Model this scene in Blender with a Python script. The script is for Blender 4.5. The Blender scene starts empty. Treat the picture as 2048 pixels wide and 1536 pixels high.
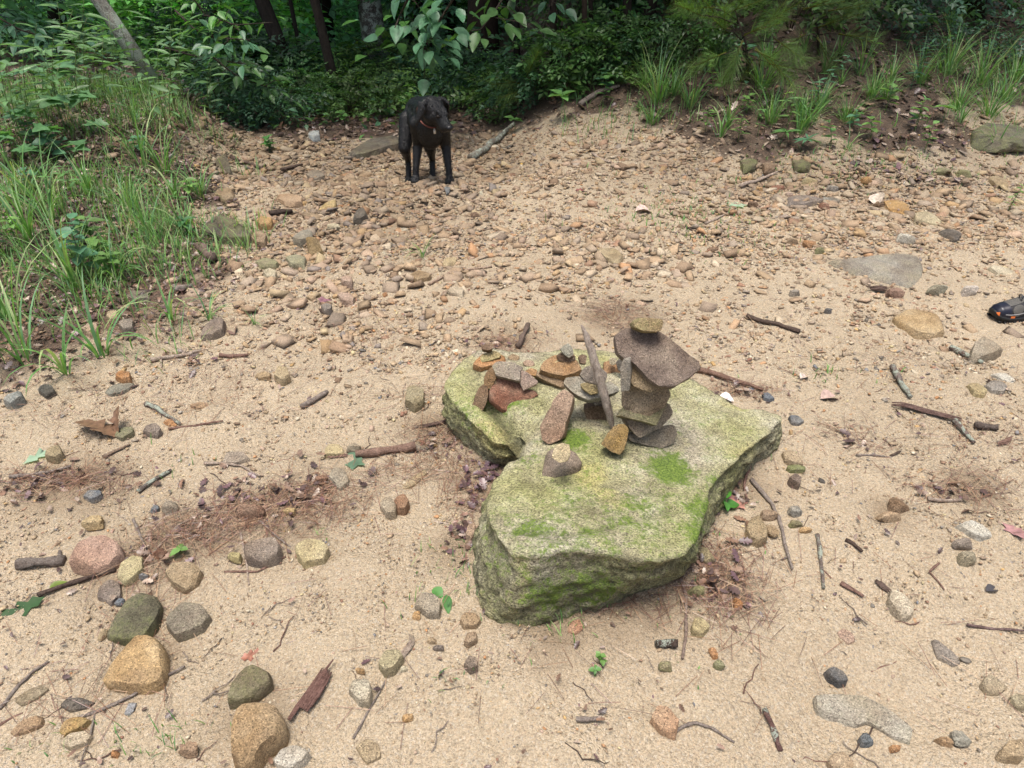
import bpy, bmesh, math, random
import numpy as np
from mathutils import Vector, Matrix

C = bpy.context.scene.collection
S = bpy.context.scene
rad = math.radians

# ------------------------------------------------------------------ camera
FPX, PITCH, CAMZ = 1400.0, rad(34.5), 1.6
cam_d = bpy.data.cameras.new('camera')
cam_d.sensor_width = 36.0
cam_d.lens = FPX / 2048 * 36.0
cam_d.clip_start = 0.05
cam_d.clip_end = 500
cam = bpy.data.objects.new('camera', cam_d)
C.objects.link(cam)
cam.location = (0, 0, CAMZ)
cam.rotation_euler = (math.pi / 2 - PITCH, 0, 0)
S.camera = cam

# ------------------------------------------------------------------ world, sun, exposure
SUN_EL, SUN_AZ = rad(82), rad(215)
w = bpy.data.worlds.new('World')
S.world = w
w.use_nodes = True
nt = w.node_tree
bg = nt.nodes.get('Background') or nt.nodes.new('ShaderNodeBackground')
out = nt.nodes.get('World Output') or nt.nodes.new('ShaderNodeOutputWorld')
nt.links.new(bg.outputs[0], out.inputs[0])
sky = nt.nodes.new('ShaderNodeTexSky')
sky.sky_type = 'NISHITA'
sky.sun_disc = False
sky.sun_elevation = SUN_EL
sky.sun_rotation = SUN_AZ
sky.air_density = 1.0
sky.dust_density = 6.0
sky.ozone_density = 0.6
nt.links.new(sky.outputs[0], bg.inputs[0])
bg.inputs[1].default_value = 0.075
sun_d = bpy.data.lights.new('sun', 'SUN')
sun_d.energy = 1.5
sun_d.angle = rad(24)
sun_d.color = (1.0, 0.965, 0.91)
sun = bpy.data.objects.new('sun', sun_d)
C.objects.link(sun)
_sd = Vector((math.sin(SUN_AZ) * math.cos(SUN_EL), math.cos(SUN_AZ) * math.cos(SUN_EL), math.sin(SUN_EL)))
sun.rotation_euler = _sd.to_track_quat('Z', 'Y').to_euler()
S.view_settings.view_transform = 'Standard'
S.view_settings.look = 'None'
S.view_settings.gamma = 1
S.view_settings.use_curve_mapping = False
S.view_settings.exposure = 1.42
S.cycles.use_denoising = True
S.cycles.max_bounces = 6
S.cycles.diffuse_bounces = 3
S.cycles.glossy_bounces = 2
S.cycles.transmission_bounces = 4
S.cycles.caustics_reflective = False
S.cycles.caustics_refractive = False

# ------------------------------------------------------------------ numpy noise
def _hash(i, j, k, s):
    n = (i * 374761393 + j * 668265263 + k * 2147483647 + s * 974634777) & 0xFFFFFFFF
    n = ((n ^ (n >> 13)) * 1274126177) & 0xFFFFFFFF
    n = ((n ^ (n >> 16)) * 2246822519) & 0xFFFFFFFF
    return ((n ^ (n >> 15)) & 0xFFFFFF) / float(0xFFFFFF) * 2 - 1

def vnoise(P, seed=0):
    P = np.asarray(P, float)
    I = np.floor(P).astype(np.int64)
    f = P - I
    f = f * f * (3 - 2 * f)
    r = 0
    for a in (0, 1):
        for b in (0, 1):
            for c in (0, 1):
                wgt = (f[:, 0] if a else 1 - f[:, 0]) * (f[:, 1] if b else 1 - f[:, 1]) * (f[:, 2] if c else 1 - f[:, 2])
                r = r + wgt * _hash(I[:, 0] + a, I[:, 1] + b, I[:, 2] + c, seed)
    return r

def fbm(P, scale=1.0, octv=4, seed=0, gain=0.5):
    P = np.asarray(P, float) * scale
    t, a = 0, 1.0
    for o in range(octv):
        t = t + a * vnoise(P * (2.03 ** o) + 17.3 * o, seed + o)
        a *= gain
    return t

def ss(a, b, t):
    t = np.clip((np.asarray(t, float) - a) / (b - a), 0, 1)
    return t * t * (3 - 2 * t)

# ------------------------------------------------------------------ the terrain
LB_Y = [-2, 0, 2, 2.5, 3, 3.8, 4.4, 5.2, 6.3, 8, 12, 40]
LB_X = [-2.6, -2.4, -2.0, -1.62, -1.55, -1.6, -1.85, -2.2, -2.45, -3.3, -5.5, -20]
RB_X = [-6, -0.3, .3, 1.0, 1.5, 2.1, 2.8, 4.4, 7, 40]
RB_Y = [12, 7.4, 6.25, 5.7, 5.25, 4.95, 5.0, 5.9, 6.5, 10]

def dL(x, y): return np.interp(y, LB_Y, LB_X) - x
def dR(x, y): return y - np.interp(x, RB_X, RB_Y)

_rs = np.random.default_rng(3)
SCUFF = [(_rs.uniform(-1.2, 1.9), _rs.uniform(.95, 3.4), _rs.uniform(0, 3.1), _rs.uniform(.005, .011)) for _ in range(22)]
def H(x, y):
    x = np.asarray(x, float); y = np.asarray(y, float)
    a = dL(x, y)
    steep = ss(4.2, 5.2, y)
    h = (1 - steep) * .16 * ss(-.1, 1.6, a) + steep * (.26 * ss(-.1, .6, a) + .10 * ss(.4, 2.5, a)) + .05 * np.clip(a - 1, 0, 4)
    b = dR(x, y)
    bb = np.clip(b + .25, 0, 9)
    h = h + ss(-.5, .7, x) * (.36 * bb * bb / (bb + .5))
    h = h + .10 * ss(-.25, 1.4, x) * ss(4.3, 5.7, y)
    g = ss(4.75, 5.35, y) * ss(.45, -.2, x) * ss(-.35, .25, -a)
    h = h - .15 * g
    h = h - .07 * np.exp(-((x + 1.35) / .5) ** 2) * ss(3.3, 4.5, y)
    h = h - .10 * np.clip(y - 7.0, 0, 12) * ss(.6, -1.0, x)
    q = np.stack([x.ravel(), y.ravel(), np.zeros(x.size)], 1)
    fl = ss(.9, 1.6, y) 
    n1 = fbm(q, 1.1, 3, 5).reshape(x.shape)
    n2 = fbm(q, 7.0, 2, 9).reshape(x.shape)
    h = h - .022 * np.exp(-((x - 1.165) ** 2 + (y - 1.60) ** 2) / .055 ** 2)
    for sx, sy, an, dp in SCUFF:
        c_, s_ = math.cos(an), math.sin(an); u_ = (x - sx) * c_ + (y - sy) * s_; v_ = -(x - sx) * s_ + (y - sy) * c_
        q_ = (u_ / .12) ** 2 + (v_ / .045) ** 2
        h = h - dp * np.exp(-q_ ** 2) + dp * .5 * np.exp(-((np.sqrt(q_) - 1.35) / .3) ** 2)
    ru = np.exp(-(((x + .95) / .75) ** 2 + ((y - 4.3) / 1.1) ** 2))
    n3 = fbm(q, 2.6, 3, 15).reshape(x.shape)
    h = h + .055 * ru * (np.floor(n3 * 3) / 3 * .6 + n3 * .4)
    return h + .022 * n1 + np.where(y < 8, .009, .004) * n2

def h1(x, y): return float(H(np.array([x]), np.array([y]))[0])

# ------------------------------------------------------------------ photograph directions -> places in the world
cp, sp = math.cos(PITCH), math.sin(PITCH)
def ray(u, v):
    a, b = (u - 1024) / FPX, (768 - v) / FPX
    return np.array([a, cp + b * sp, -sp + b * cp])
_T = np.concatenate([np.linspace(.7, 7, 260), np.linspace(7.05, 60, 500)])
def at(u, v):
    d = ray(u, v)
    P = np.array([0, 0, CAMZ]) + _T[:, None] * d[None]
    hh = H(P[:, 0], P[:, 1])
    k = np.argmax(P[:, 2] < hh)
    if k == 0: k = len(_T) - 1
    a0, a1 = P[k - 1, 2] - hh[k - 1], P[k, 2] - hh[k]
    t = _T[k - 1] + (_T[k] - _T[k - 1]) * a0 / (a0 - a1 + 1e-9)
    return np.array([0, 0, CAMZ]) + t * d
def aty(u, v, y):
    d = ray(u, v); return np.array([0, 0, CAMZ]) + d * (y / d[1])
def atz(u, v, z):
    d = ray(u, v); return np.array([0, 0, CAMZ]) + d * ((z - CAMZ) / d[2])
def atplane(u, v, p, n):
    d = ray(u, v); o = np.array([0, 0, CAMZ]); return o + d * (np.dot(p - o, n) / np.dot(d, n))
def mpp(P): return (P[1] * cp + (CAMZ - P[2]) * sp) / FPX

# ------------------------------------------------------------------ mesh helpers
def mk(name, V, F, mat, col=None, smooth=False, parent=None, link=True, attrs=None):
    V = np.ascontiguousarray(V, dtype=np.float32); F = np.asarray(F)
    me = bpy.data.meshes.new(name)
    k = F.shape[1]
    me.vertices.add(len(V)); me.vertices.foreach_set('co', V.ravel())
    me.loops.add(len(F) * k); me.loops.foreach_set('vertex_index', np.ascontiguousarray(F, dtype=np.int32).ravel())
    me.polygons.add(len(F)); me.polygons.foreach_set('loop_start', np.arange(0, len(F) * k, k, dtype=np.int32))
    me.update(calc_edges=True)
    me.validate()
    if smooth: me.polygons.foreach_set('use_smooth', np.ones(len(me.polygons), dtype=bool))
    if smooth == 2: me.set_sharp_from_angle(angle=rad(28))
    if col is not None:
        c = np.ones((len(V), 4), np.float32); c[:, :3] = col
        me.attributes.new('Col', 'FLOAT_COLOR', 'POINT').data.foreach_set('color', c.ravel())
    for an, av in (attrs or {}).items():
        me.attributes.new(an, 'FLOAT', 'POINT').data.foreach_set('value', np.ascontiguousarray(av, dtype=np.float32))
    if mat is not None: me.materials.append(mat)
    if not link: return me
    return ob(name, me, parent)

def ob(name, me, parent=None, loc=None, color=None):
    o = bpy.data.objects.new(name, me); C.objects.link(o)
    if parent is not None: o.parent = parent
    if loc is not None: o.location = [float(q) for q in loc]
    if color is not None: o.color = (*[float(q) for q in color[:3]], 1)
    return o

def tag(o, label=None, cat=None, group=None, kind=None):
    if label: o['label'] = label
    if cat: o['category'] = cat
    if group: o['group'] = group
    if kind: o['kind'] = kind
    return o

def empty(name, loc, label, cat, group=None):
    o = ob(name, None, None, loc); o.empty_display_size = .05
    return tag(o, label, cat, group)

def eul(rx, ry, rz):
    cx, sx, cy, sy, cz, sz = np.cos(rx), np.sin(rx), np.cos(ry), np.sin(ry), np.cos(rz), np.sin(rz)
    R = np.empty((len(rx), 3, 3))
    R[:, 0, 0] = cz * cy; R[:, 0, 1] = cz * sy * sx - sz * cx; R[:, 0, 2] = cz * sy * cx + sz * sx
    R[:, 1, 0] = sz * cy; R[:, 1, 1] = sz * sy * sx + cz * cx; R[:, 1, 2] = sz * sy * cx - cz * sx
    R[:, 2, 0] = -sy; R[:, 2, 1] = cy * sx; R[:, 2, 2] = cy * cx
    return R

def scatter(TV, TF, pos, R, scale, col=None, TC=None):
    """copies of one template; TV may be (n,k,3) with a shape per copy"""
    n = len(pos)
    TV = np.asarray(TV, float)
    if TV.ndim == 2: TV = np.broadcast_to(TV, (n,) + TV.shape)
    sc = np.asarray(scale, float)
    sc = sc[:, None, None] if sc.ndim == 1 else sc[:, None, :]
    V = np.einsum('nij,nkj->nki', R, TV * sc) + pos[:, None, :]
    k = TV.shape[1]
    F = (np.asarray(TF)[None] + (np.arange(n) * k)[:, None, None]).reshape(-1, np.asarray(TF).shape[1])
    cc = None
    if col is not None:
        cc = np.broadcast_to(col[:, None, :], (n, k, 3))
        if TC is not None: cc = cc * np.asarray(TC)[None, :, None]
        cc = cc.reshape(-1, 3)
    return V.reshape(-1, 3), F, cc

def join(parts):
    V, F, Cc, o = [], [], [], 0
    for v, f, c in parts:
        V.append(v); F.append(np.asarray(f) + o); o += len(v)
        Cc.append(np.broadcast_to(np.asarray(c, float), (len(v), 3)))
    return np.concatenate(V), np.concatenate(F), np.concatenate(Cc)

def ico(sub):
    bm = bmesh.new(); bmesh.ops.create_icosphere(bm, subdivisions=sub, radius=1)
    V = np.array([v.co[:] for v in bm.verts]); F = np.array([[v.index for v in f.verts] for f in bm.faces]); bm.free()
    return V / np.linalg.norm(V, axis=1)[:, None], F
ICO1, ICO2, ICO3, ICO4 = ico(1), ico(2), ico(3), ico(4)

def tube(pts, radii, sides=7, jit=0.0, seed=0, flat=1.0):
    rg = np.random.default_rng(seed)
    P = np.asarray(pts, float); n = len(P)
    T = np.gradient(P, axis=0); T /= np.linalg.norm(T, axis=1)[:, None] + 1e-9
    up = np.array([0, 0, 1.0])
    V = []
    for i in range(n):
        u_ = up if abs(T[i, 2]) < .9 else np.array([1.0, 0, 0])
        s_ = np.cross(T[i], u_); s_ /= np.linalg.norm(s_); b_ = np.cross(s_, T[i])
        for k in range(sides):
            a = 2 * math.pi * k / sides
            r = radii[i] * (1 + jit * rg.uniform(-1, 1))
            V.append(P[i] + s_ * math.cos(a) * r + b_ * math.sin(a) * r * flat)
    F = []
    for i in range(n - 1):
        for k in range(sides):
            a, b = i * sides + k, i * sides + (k + 1) % sides
            F += [[a, b, b + sides], [a, b + sides, a + sides]]
    c0, c1 = len(V), len(V) + 1
    V += [P[0], P[-1]]
    for k in range(sides):
        F += [[c0, (k + 1) % sides, k], [c1, (n - 1) * sides + k, (n - 1) * sides + (k + 1) % sides]]
    return np.array(V), np.array(F)

def resample(P, n):
    P = np.asarray(P, float)
    s = np.concatenate([[0], np.cumsum(np.linalg.norm(np.diff(P, axis=0), axis=1))])
    t = np.linspace(0, s[-1], n)
    return np.stack([np.interp(t, s, P[:, k]) for k in range(P.shape[1])], 1)

# ------------------------------------------------------------------ materials
class NB:
    def __init__(s, name):
        s.m = bpy.data.materials.new(name); s.m.use_nodes = True
        s.t = s.m.node_tree; s.t.nodes.clear()
        s.out = s.t.nodes.new('ShaderNodeOutputMaterial')
    def n(s, ty, ins=None, **kw):
        nd = s.t.nodes.new(ty)
        for k, v in kw.items(): setattr(nd, k, v)
        for k, v in (ins or {}).items():
            i = nd.inputs[k]
            if isinstance(v, bpy.types.NodeSocket): s.t.links.new(v, i)
            else: i.default_value = v
        return nd
    def noise(s, vec, scale, detail=4, rough=.55): return s.n('ShaderNodeTexNoise', {'Vector': vec, 'Scale': scale, 'Detail': detail, 'Roughness': rough})
    def vor(s, vec, scale, feature='F1'): return s.n('ShaderNodeTexVoronoi', {'Vector': vec, 'Scale': scale}, feature=feature)
    def ramp(s, fac, stops):
        r = s.n('ShaderNodeValToRGB', {'Fac': fac}); e = r.color_ramp.elements
        while len(e) < len(stops): e.new(.5)
        for q, (p, c) in zip(e, stops):
            q.position = p; q.color = (*c, 1) if not isinstance(c, (int, float)) else (c, c, c, 1)
        return r.outputs[0]
    def mix(s, f, a, b, blend='MIX'):
        m = s.n('ShaderNodeMix', data_type='RGBA', blend_type=blend)
        for i, v in ((0, f), (6, a), (7, b)):
            if isinstance(v, bpy.types.NodeSocket): s.t.links.new(v, m.inputs[i])
            else: m.inputs[i].default_value = v if i == 0 or len(v) == 4 else (*v, 1)
        return m.outputs[2]
    def math(s, op, a, b=0.0, clamp=False):
        m = s.n('ShaderNodeMath', operation=op, use_clamp=clamp)
        for i, v in ((0, a), (1, b)):
            if isinstance(v, bpy.types.NodeSocket): s.t.links.new(v, m.inputs[i])
            else: m.inputs[i].default_value = v
        return m.outputs[0]
    def bump(s, h, strength, dist, normal=None):
        d = {'Height': h, 'Strength': strength, 'Distance': dist}
        if normal is not None: d['Normal'] = normal
        return s.n('ShaderNodeBump', d).outputs[0]
    def attr(s, name, ty='GEOMETRY'): return s.n('ShaderNodeAttribute', attribute_name=name, attribute_type=ty)
    def bsdf(s, col, rough=.8, normal=None, spec=.3, **kw):
        d = {'Base Color': col, 'Roughness': rough, 'Specular IOR Level': spec}; d.update(kw)
        if normal is not None: d['Normal'] = normal
        return s.n('ShaderNodeBsdfPrincipled', d).outputs[0]
    def done(s, sh):
        s.t.links.new(sh, s.out.inputs[0]); return s.m
    def obj(s): return s.n('ShaderNodeTexCoord').outputs['Object']
    def pos(s): return s.n('ShaderNodeNewGeometry').outputs['Position']

def rgb4(c): return (*c, 1)

def mat_ground():
    b = NB('sandy_ground'); p = b.pos()
    lit = b.attr('litter').outputs['Fac']; wet = b.attr('damp').outputs['Fac']
    n1 = b.noise(p, 1.6, 5).outputs[0]; n2 = b.noise(p, 9, 5, .65).outputs[0]; n3 = b.noise(p, 60, 4, .7).outputs[0]
    sand = b.ramp(n1, [(.30, (.35, .285, .19)), (.5, (.475, .395, .275)), (.68, (.55, .455, .32))])
    sand = b.mix(b.ramp(n2, [(.35, 0), (.75, .55)]), sand, (.33, .26, .185))
    g1 = b.vor(p, 210); g2 = b.vor(p, 480); g3 = b.vor(p, 95)
    gc = b.ramp(b.n('ShaderNodeSeparateColor', {0: g1.outputs['Color']}).outputs[0],
                [(0, (.17, .135, .10)), (.2, (.36, .285, .19)), (.5, (.52, .43, .31)), (.75, (.47, .33, .20)), (.9, (.64, .58, .48)), (1, (.15, .15, .15))])
    sand = b.mix(.5, sand, gc)
    gc2 = b.ramp(b.n('ShaderNodeSeparateColor', {0: g2.outputs['Color']}).outputs[1],
                 [(0, (.22, .175, .125)), (.3, (.46, .37, .26)), (.7, (.6, .50, .37)), (1, (.40, .28, .17))])
    sand = b.mix(.3, sand, gc2)
    sand = b.mix(b.math('MULTIPLY', wet, .75), sand, (.23, .17, .11))
    soil = b.ramp(n2, [(.3, (.05, .038, .029)), (.5, (.10, .075, .056)), (.7, (.19, .145, .105))])
    soil = b.mix(b.ramp(n3, [(.45, 0), (.62, .5)]), soil, (.20, .13, .09))
    f = b.math('ADD', lit, b.math('MULTIPLY', b.math('SUBTRACT', n2, .5), .9), True)
    f = b.ramp(f, [(.3, 0), (.6, 1)])
    f = b.math('MULTIPLY', f, b.math('GREATER_THAN', lit, .02))
    col = b.mix(f, sand, soil)
    hgt = b.math('ADD', b.math('MULTIPLY', b.math('SUBTRACT', 1, g1.outputs['Distance']), .5), b.math('MULTIPLY', n3, 1.0))
    hgt = b.math('ADD', hgt, b.math('MULTIPLY', b.math('SUBTRACT', 1, g3.outputs['Distance']), .9))
    hgt = b.math('ADD', hgt, b.math('MULTIPLY', b.math('SUBTRACT', 1, g2.outputs['Distance']), .25))
    nrm = b.bump(hgt, 1.0, .009)
    return b.done(b.bsdf(col, .85, nrm, .2))

def mat_rock():
    """per-object colour, mineral speckle, weathered patches, moss by the 'moss' property"""
    b = NB('weathered_rock')
    oi = b.n('ShaderNodeObjectInfo')
    off = b.n('ShaderNodeCombineXYZ', {0: b.math('MULTIPLY', oi.outputs['Random'], 37.0), 1: b.math('MULTIPLY', oi.outputs['Random'], 91.0), 2: 3.0}).outputs[0]
    p = b.n('ShaderNodeVectorMath', {0: b.pos(), 1: off}, operation='ADD').outputs[0]
    n1 = b.noise(p, 14, 5, .6).outputs[0]; n2 = b.noise(p, 95, 6, .75).outputs[0]; v1 = b.vor(p, 380)
    spk = b.n('ShaderNodeSeparateColor', {0: v1.outputs['Color']}).outputs[0]
    col = oi.outputs['Color']
    col = b.mix(b.ramp(n1, [(.35, .5), (.5, 0)]), col, b.mix(1.0, col, (.42, .38, .36), 'MULTIPLY'))
    n9 = b.noise(p, 8, 5, .65).outputs[0]
    col = b.mix(b.ramp(n9, [(.45, .0), (.68, .38)]), col, (.40, .325, .235))
    n0 = b.noise(p, 5, 4, .6).outputs[0]
    col = b.mix(b.ramp(n0, [(.4, 0), (.62, .55)]), col, b.mix(1.0, col, (.72, .62, .50), 'MULTIPLY'))
    col = b.mix(b.ramp(n1, [(.52, 0), (.72, .45)]), col, b.mix(.5, col, (.55, .47, .34)))
    col = b.mix(1.0, col, b.ramp(spk, [(0, .4), (.15, .75), (.5, 1.0), (.85, 1.2), (1, 1.65)]), 'MULTIPLY')
    col = b.mix(b.ramp(n2, [(.3, .5), (.48, 0)]), col, b.mix(1.0, col, (.42, .38, .34), 'MULTIPLY'))
    mo = b.attr('moss', 'OBJECT').outputs['Fac']
    up = b.n('ShaderNodeSeparateXYZ', {0: b.n('ShaderNodeNewGeometry').outputs['Normal']}).outputs[2]
    mm = b.math('MULTIPLY', mo, b.ramp(b.math('ADD', n1, b.math('MULTIPLY', b.math('SUBTRACT', n2, .5), .6)), [(.42, 0), (.6, 1)]))
    col = b.mix(mm, col, b.ramp(n2, [(.35, (.07, .09, .03)), (.65, (.22, .25, .07))]))
    hh = b.math('ADD', b.math('MULTIPLY', n1, 1.6), b.math('ADD', n2, b.math('MULTIPLY', spk, .35)))
    nrm = b.bump(hh, 1.0, .009)
    return b.done(b.bsdf(col, .8, nrm, .3))

def mat_gravel():
    b = NB('loose_gravel'); p = b.pos()
    n2 = b.noise(p, 150, 3, .7).outputs[0]
    col = b.mix(1.0, b.attr('Col').outputs['Color'], b.ramp(n2, [(.3, .55), (.5, 1), (.7, 1.25)]), 'MULTIPLY')
    return b.done(b.bsdf(col, .8, b.bump(n2, .5, .003), .3))

def mat_boulder():
    b = NB('lichen_boulder'); p = b.pos()
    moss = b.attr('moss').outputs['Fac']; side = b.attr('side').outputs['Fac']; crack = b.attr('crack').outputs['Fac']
    n0 = b.noise(p, 3.2, 4).outputs[0]; n1 = b.noise(p, 11, 6, .65).outputs[0]; n2 = b.noise(p, 48, 6, .7).outputs[0]; n3 = b.noise(p, 170, 4, .7).outputs[0]
    v1 = b.vor(p, 260)
    spk = b.n('ShaderNodeSeparateColor', {0: v1.outputs['Color']}).outputs[0]
    base = b.ramp(n1, [(.3, (.29, .245, .18)), (.45, (.43, .38, .285)), (.6, (.54, .495, .385)), (.75, (.64, .61, .52))])
    lich = b.ramp(n1, [(.3, (.21, .21, .08)), (.5, (.37, .365, .16)), (.7, (.51, .495, .285))])
    col = b.mix(b.ramp(n0, [(.36, .05), (.5, .55), (.64, .92)]), base, lich)
    col = b.mix(b.ramp(b.noise(p, 5.5, 3).outputs[0], [(.58, 0), (.68, .5)]), col, (.45, .38, .12))
    # dark mineral pits
    col = b.mix(b.ramp(n3, [(.33, .75), (.46, 0)]), col, (.08, .07, .05))
    col = b.mix(1.0, col, b.ramp(spk, [(0, .38), (.2, .76), (.6, 1.05), (1, 1.5)]), 'MULTIPLY')
    # moss
    ma = b.math('ADD', moss, b.math('MULTIPLY', b.math('SUBTRACT', n2, .5), 1.7))
    ma = b.math('ADD', ma, b.math('MULTIPLY', b.math('SUBTRACT', n3, .5), .9))
    ma = b.ramp(b.math('ADD', ma, b.math('MULTIPLY', b.math('SUBTRACT', n1, .5), 1.0)), [(.24, 0), (.62, .94)])
    col = b.mix(ma, col, b.ramp(n3, [(.3, (.04, .075, .012)), (.5, (.12, .20, .025)), (.68, (.26, .35, .06))]))
    # dark lichen and shading painted together on the flanks, broken up by noise
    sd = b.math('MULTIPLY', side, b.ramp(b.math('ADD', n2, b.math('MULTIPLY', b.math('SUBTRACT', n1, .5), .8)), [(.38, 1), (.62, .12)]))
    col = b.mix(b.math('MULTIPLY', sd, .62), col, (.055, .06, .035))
    col = b.mix(b.math('MULTIPLY', crack, .8), col, (.05, .05, .03))
    hh = b.math('ADD', b.math('MULTIPLY', n1, 2.2), b.math('ADD', b.math('MULTIPLY', n2, 1.2), b.math('MULTIPLY', n3, .6)))
    nrm = b.bump(hh, 1.0, .014)
    return b.done(b.bsdf(col, .82, nrm, .25))

def mat_leaf(name, trans=.3, rough=.42, spec=.5):
    b = NB(name); p = b.pos()
    oc = b.n('ShaderNodeObjectInfo').outputs['Color']
    n = b.noise(p, 25, 3).outputs[0]
    col = b.mix(1.0, b.attr('Col').outputs['Color'], oc, 'MULTIPLY')
    col = b.mix(1.0, col, b.ramp(n, [(.3, .72), (.7, 1.2)]), 'MULTIPLY')
    s1 = b.bsdf(col, rough, None, spec)
    tc = b.mix(1.0, col, (1.5, 1.7, .7), 'MULTIPLY')
    s2 = b.n('ShaderNodeBsdfTranslucent', {'Color': tc}).outputs[0]
    return b.done(b.n('ShaderNodeMixShader', {0: trans, 1: s1, 2: s2}).outputs[0])

def mat_dead():
    b = NB('dead_leaf'); p = b.pos()
    n = b.noise(p, 60, 4).outputs[0]
    oc = b.n('ShaderNodeObjectInfo').outputs['Color']
    col = b.mix(1.0, b.mix(1.0, b.attr('Col').outputs['Color'], oc, 'MULTIPLY'), b.ramp(n, [(.3, .6), (.7, 1.3)]), 'MULTIPLY')
    return b.done(b.bsdf(col, .38, b.bump(n, .4, .003), .5))

def mat_bark(name, c0, c1, lich=0.0, scale=1.0):
    b = NB(name); p = b.obj()
    m = b.n('ShaderNodeMapping', {'Vector': b.pos(), 'Scale': (1, 1, .35)}).outputs[0]
    n1 = b.noise(m, 22 * scale, 6, .7).outputs[0]; n2 = b.noise(b.pos(), 90 * scale, 5, .7).outputs[0]; n3 = b.noise(b.pos(), 9 * scale, 4, .6).outputs[0]
    oc = b.n('ShaderNodeObjectInfo').outputs['Color']
    col = b.mix(b.ramp(n1, [(.35, 0), (.65, 1)]), c0, c1)
    col = b.mix(b.ramp(n2, [(.3, .7), (.5, 0)]), col, (.02, .016, .013))
    col = b.mix(1.0, col, oc, 'MULTIPLY')
    if lich:
        col = b.mix(b.ramp(b.math('ADD', n3, b.math('MULTIPLY', b.math('SUBTRACT', n2, .5), .7)), [(.62 - lich * .25, 0), (.68 - lich * .25, 1)]), col, (.36, .40, .33))
    hh = b.math('ADD', b.math('MULTIPLY', n1, 1.5), n2)
    return b.done(b.bsdf(col, .85, b.bump(hh, .9, .008), .2))

def mat_plain(name, c, rough=.6, spec=.4, nscale=0, bump=0.0):
    b = NB(name); nrm = None; col = rgb4(c)
    if nscale:
        n = b.noise(b.obj(), nscale, 4, .6).outputs[0]
        col = b.mix(1.0, c, b.ramp(n, [(.3, .7), (.7, 1.25)]), 'MULTIPLY')
        if bump: nrm = b.bump(n, bump, .004)
    return b.done(b.bsdf(col, rough, nrm, spec))

M = dict(ground=mat_ground(), rock=mat_rock(), gravel=mat_gravel(), boulder=mat_boulder(),
         leaf=mat_leaf('green_leaf'), grass=mat_leaf('grass_blade', .3, .5, .35), dead=mat_dead(),
         bark=mat_bark('dark_bark', (.035, .028, .022), (.085, .068, .052)),
         lichen=mat_bark('lichen_bark', (.06, .052, .042), (.16, .14, .115), .55),
         pale=mat_bark('lichen_pale_bark', (.16, .15, .125), (.34, .33, .28), .6),
         stick=mat_bark('dead_wood', (.20, .155, .13), (.42, .36, .31), 0, 3.0),
         stickl=mat_bark('dead_wood_lichen', (.16, .12, .10), (.30, .25, .22), .5, 3.0))
# ------------------------------------------------------------------ ground sheet
RNG = np.random.default_rng(11)

def n2d(x, y, s, seed):
    return fbm(np.stack([x, y, np.zeros_like(x)], 1), s, 4, seed)

def litter(x, y):
    """0 bare sand .. 1 leaf mould"""
    nz = n2d(x, y, 1.7, 31) * .35 + n2d(x, y, 6, 33) * .15
    a = ss(-.25, .55, dL(x, y) + nz) * (.55 + .45 * ss(2.2, 3.6, y))
    r = ss(-.05, .55, dR(x, y) + nz) * ss(-1.0, .2, x)
    f = ss(6.25, 7.0, y + nz)
    return np.clip(np.maximum(np.maximum(a, r), f), 0, 1)

DAMP = [(1770, 1030, .09), (150, 980, .22), (560, 1020, .28), (430, 1070, .2), (300, 1110, .25), (1000, 905, .16), (950, 990, .18), (930, 1080, .14),
        (1430, 1180, .16), (1250, 1200, .2), (1100, 1240, .18), (1480, 960, .15), (1010, 690, .2), (860, 860, .12), (1240, 640, .25), (280, 1330, .12), (520, 1420, .12), (1950, 980, .12),
        (860, 372, .3), (780, 380, .3)]
DAMP = [(at(u, v), r) for u, v, r in DAMP]

def RUB(x, y):
    g = np.exp(-(((x + .95) / .75) ** 2 + ((y - 4.3) / 1.1) ** 2))
    g = np.maximum(g, ss(4.6, 5.2, y) * ss(.5, -.2, x) * ss(6.8, 6.2, y))
    return np.maximum(g, .6 * np.exp(-(((x - 1.8) / 1.9) ** 2 + ((y - 4.9) / .5) ** 2)))
def build_ground():
    def axis(lo, d0, d1, hi, step):
        mid = np.arange(d0, d1, step)
        g = []
        q, st = d1, step
        while q < hi: g.append(q); st = min(st * 1.25, 6); q += st
        l = []
        q, st = d0, step
        while q > lo: st = min(st * 1.25, 6); q -= st; l.append(q)
        return np.concatenate([np.array(l[::-1]), mid, np.array(g)])
    xs = axis(-90, -3.0, 4.2, 90, .022); ys = axis(-60, .55, 6.6, 120, .022)
    X, Y = np.meshgrid(xs, ys)
    x, y = X.ravel(), Y.ravel()
    z = H(x, y)
    near = (y < 7) & (np.abs(x) < 5)
    q = np.stack([x, y, np.zeros_like(x)], 1)
    z = z + np.where(near, .006 * fbm(q, 18, 2, 3) + .0025 * fbm(q, 45, 1, 4), 0)
    nx, ny = len(xs), len(ys)
    I = np.arange(nx * ny).reshape(ny, nx)
    F = np.stack([I[:-1, :-1].ravel(), I[:-1, 1:].ravel(), I[1:, 1:].ravel(), I[1:, :-1].ravel()], 1)
    dm = np.zeros_like(x)
    for P, r in DAMP: dm = np.maximum(dm, np.exp(-((x - P[0]) ** 2 + (y - P[1]) ** 2) / (2 * (r * .55) ** 2)))
    dm = np.clip(dm * (1 + .6 * n2d(x, y, 9, 71)), 0, 1)
    dm = np.maximum(dm, 1.0 * RUB(x, y) * ss(3.0, 3.9, y) * np.clip(.75 + n2d(x, y, 5, 72), 0, 1))
    o = mk('ground', np.stack([x, y, z], 1), F, M['ground'], smooth=True, attrs={'litter': litter(x, y), 'damp': dm})
    tag(o, kind='structure')
build_ground()

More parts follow.
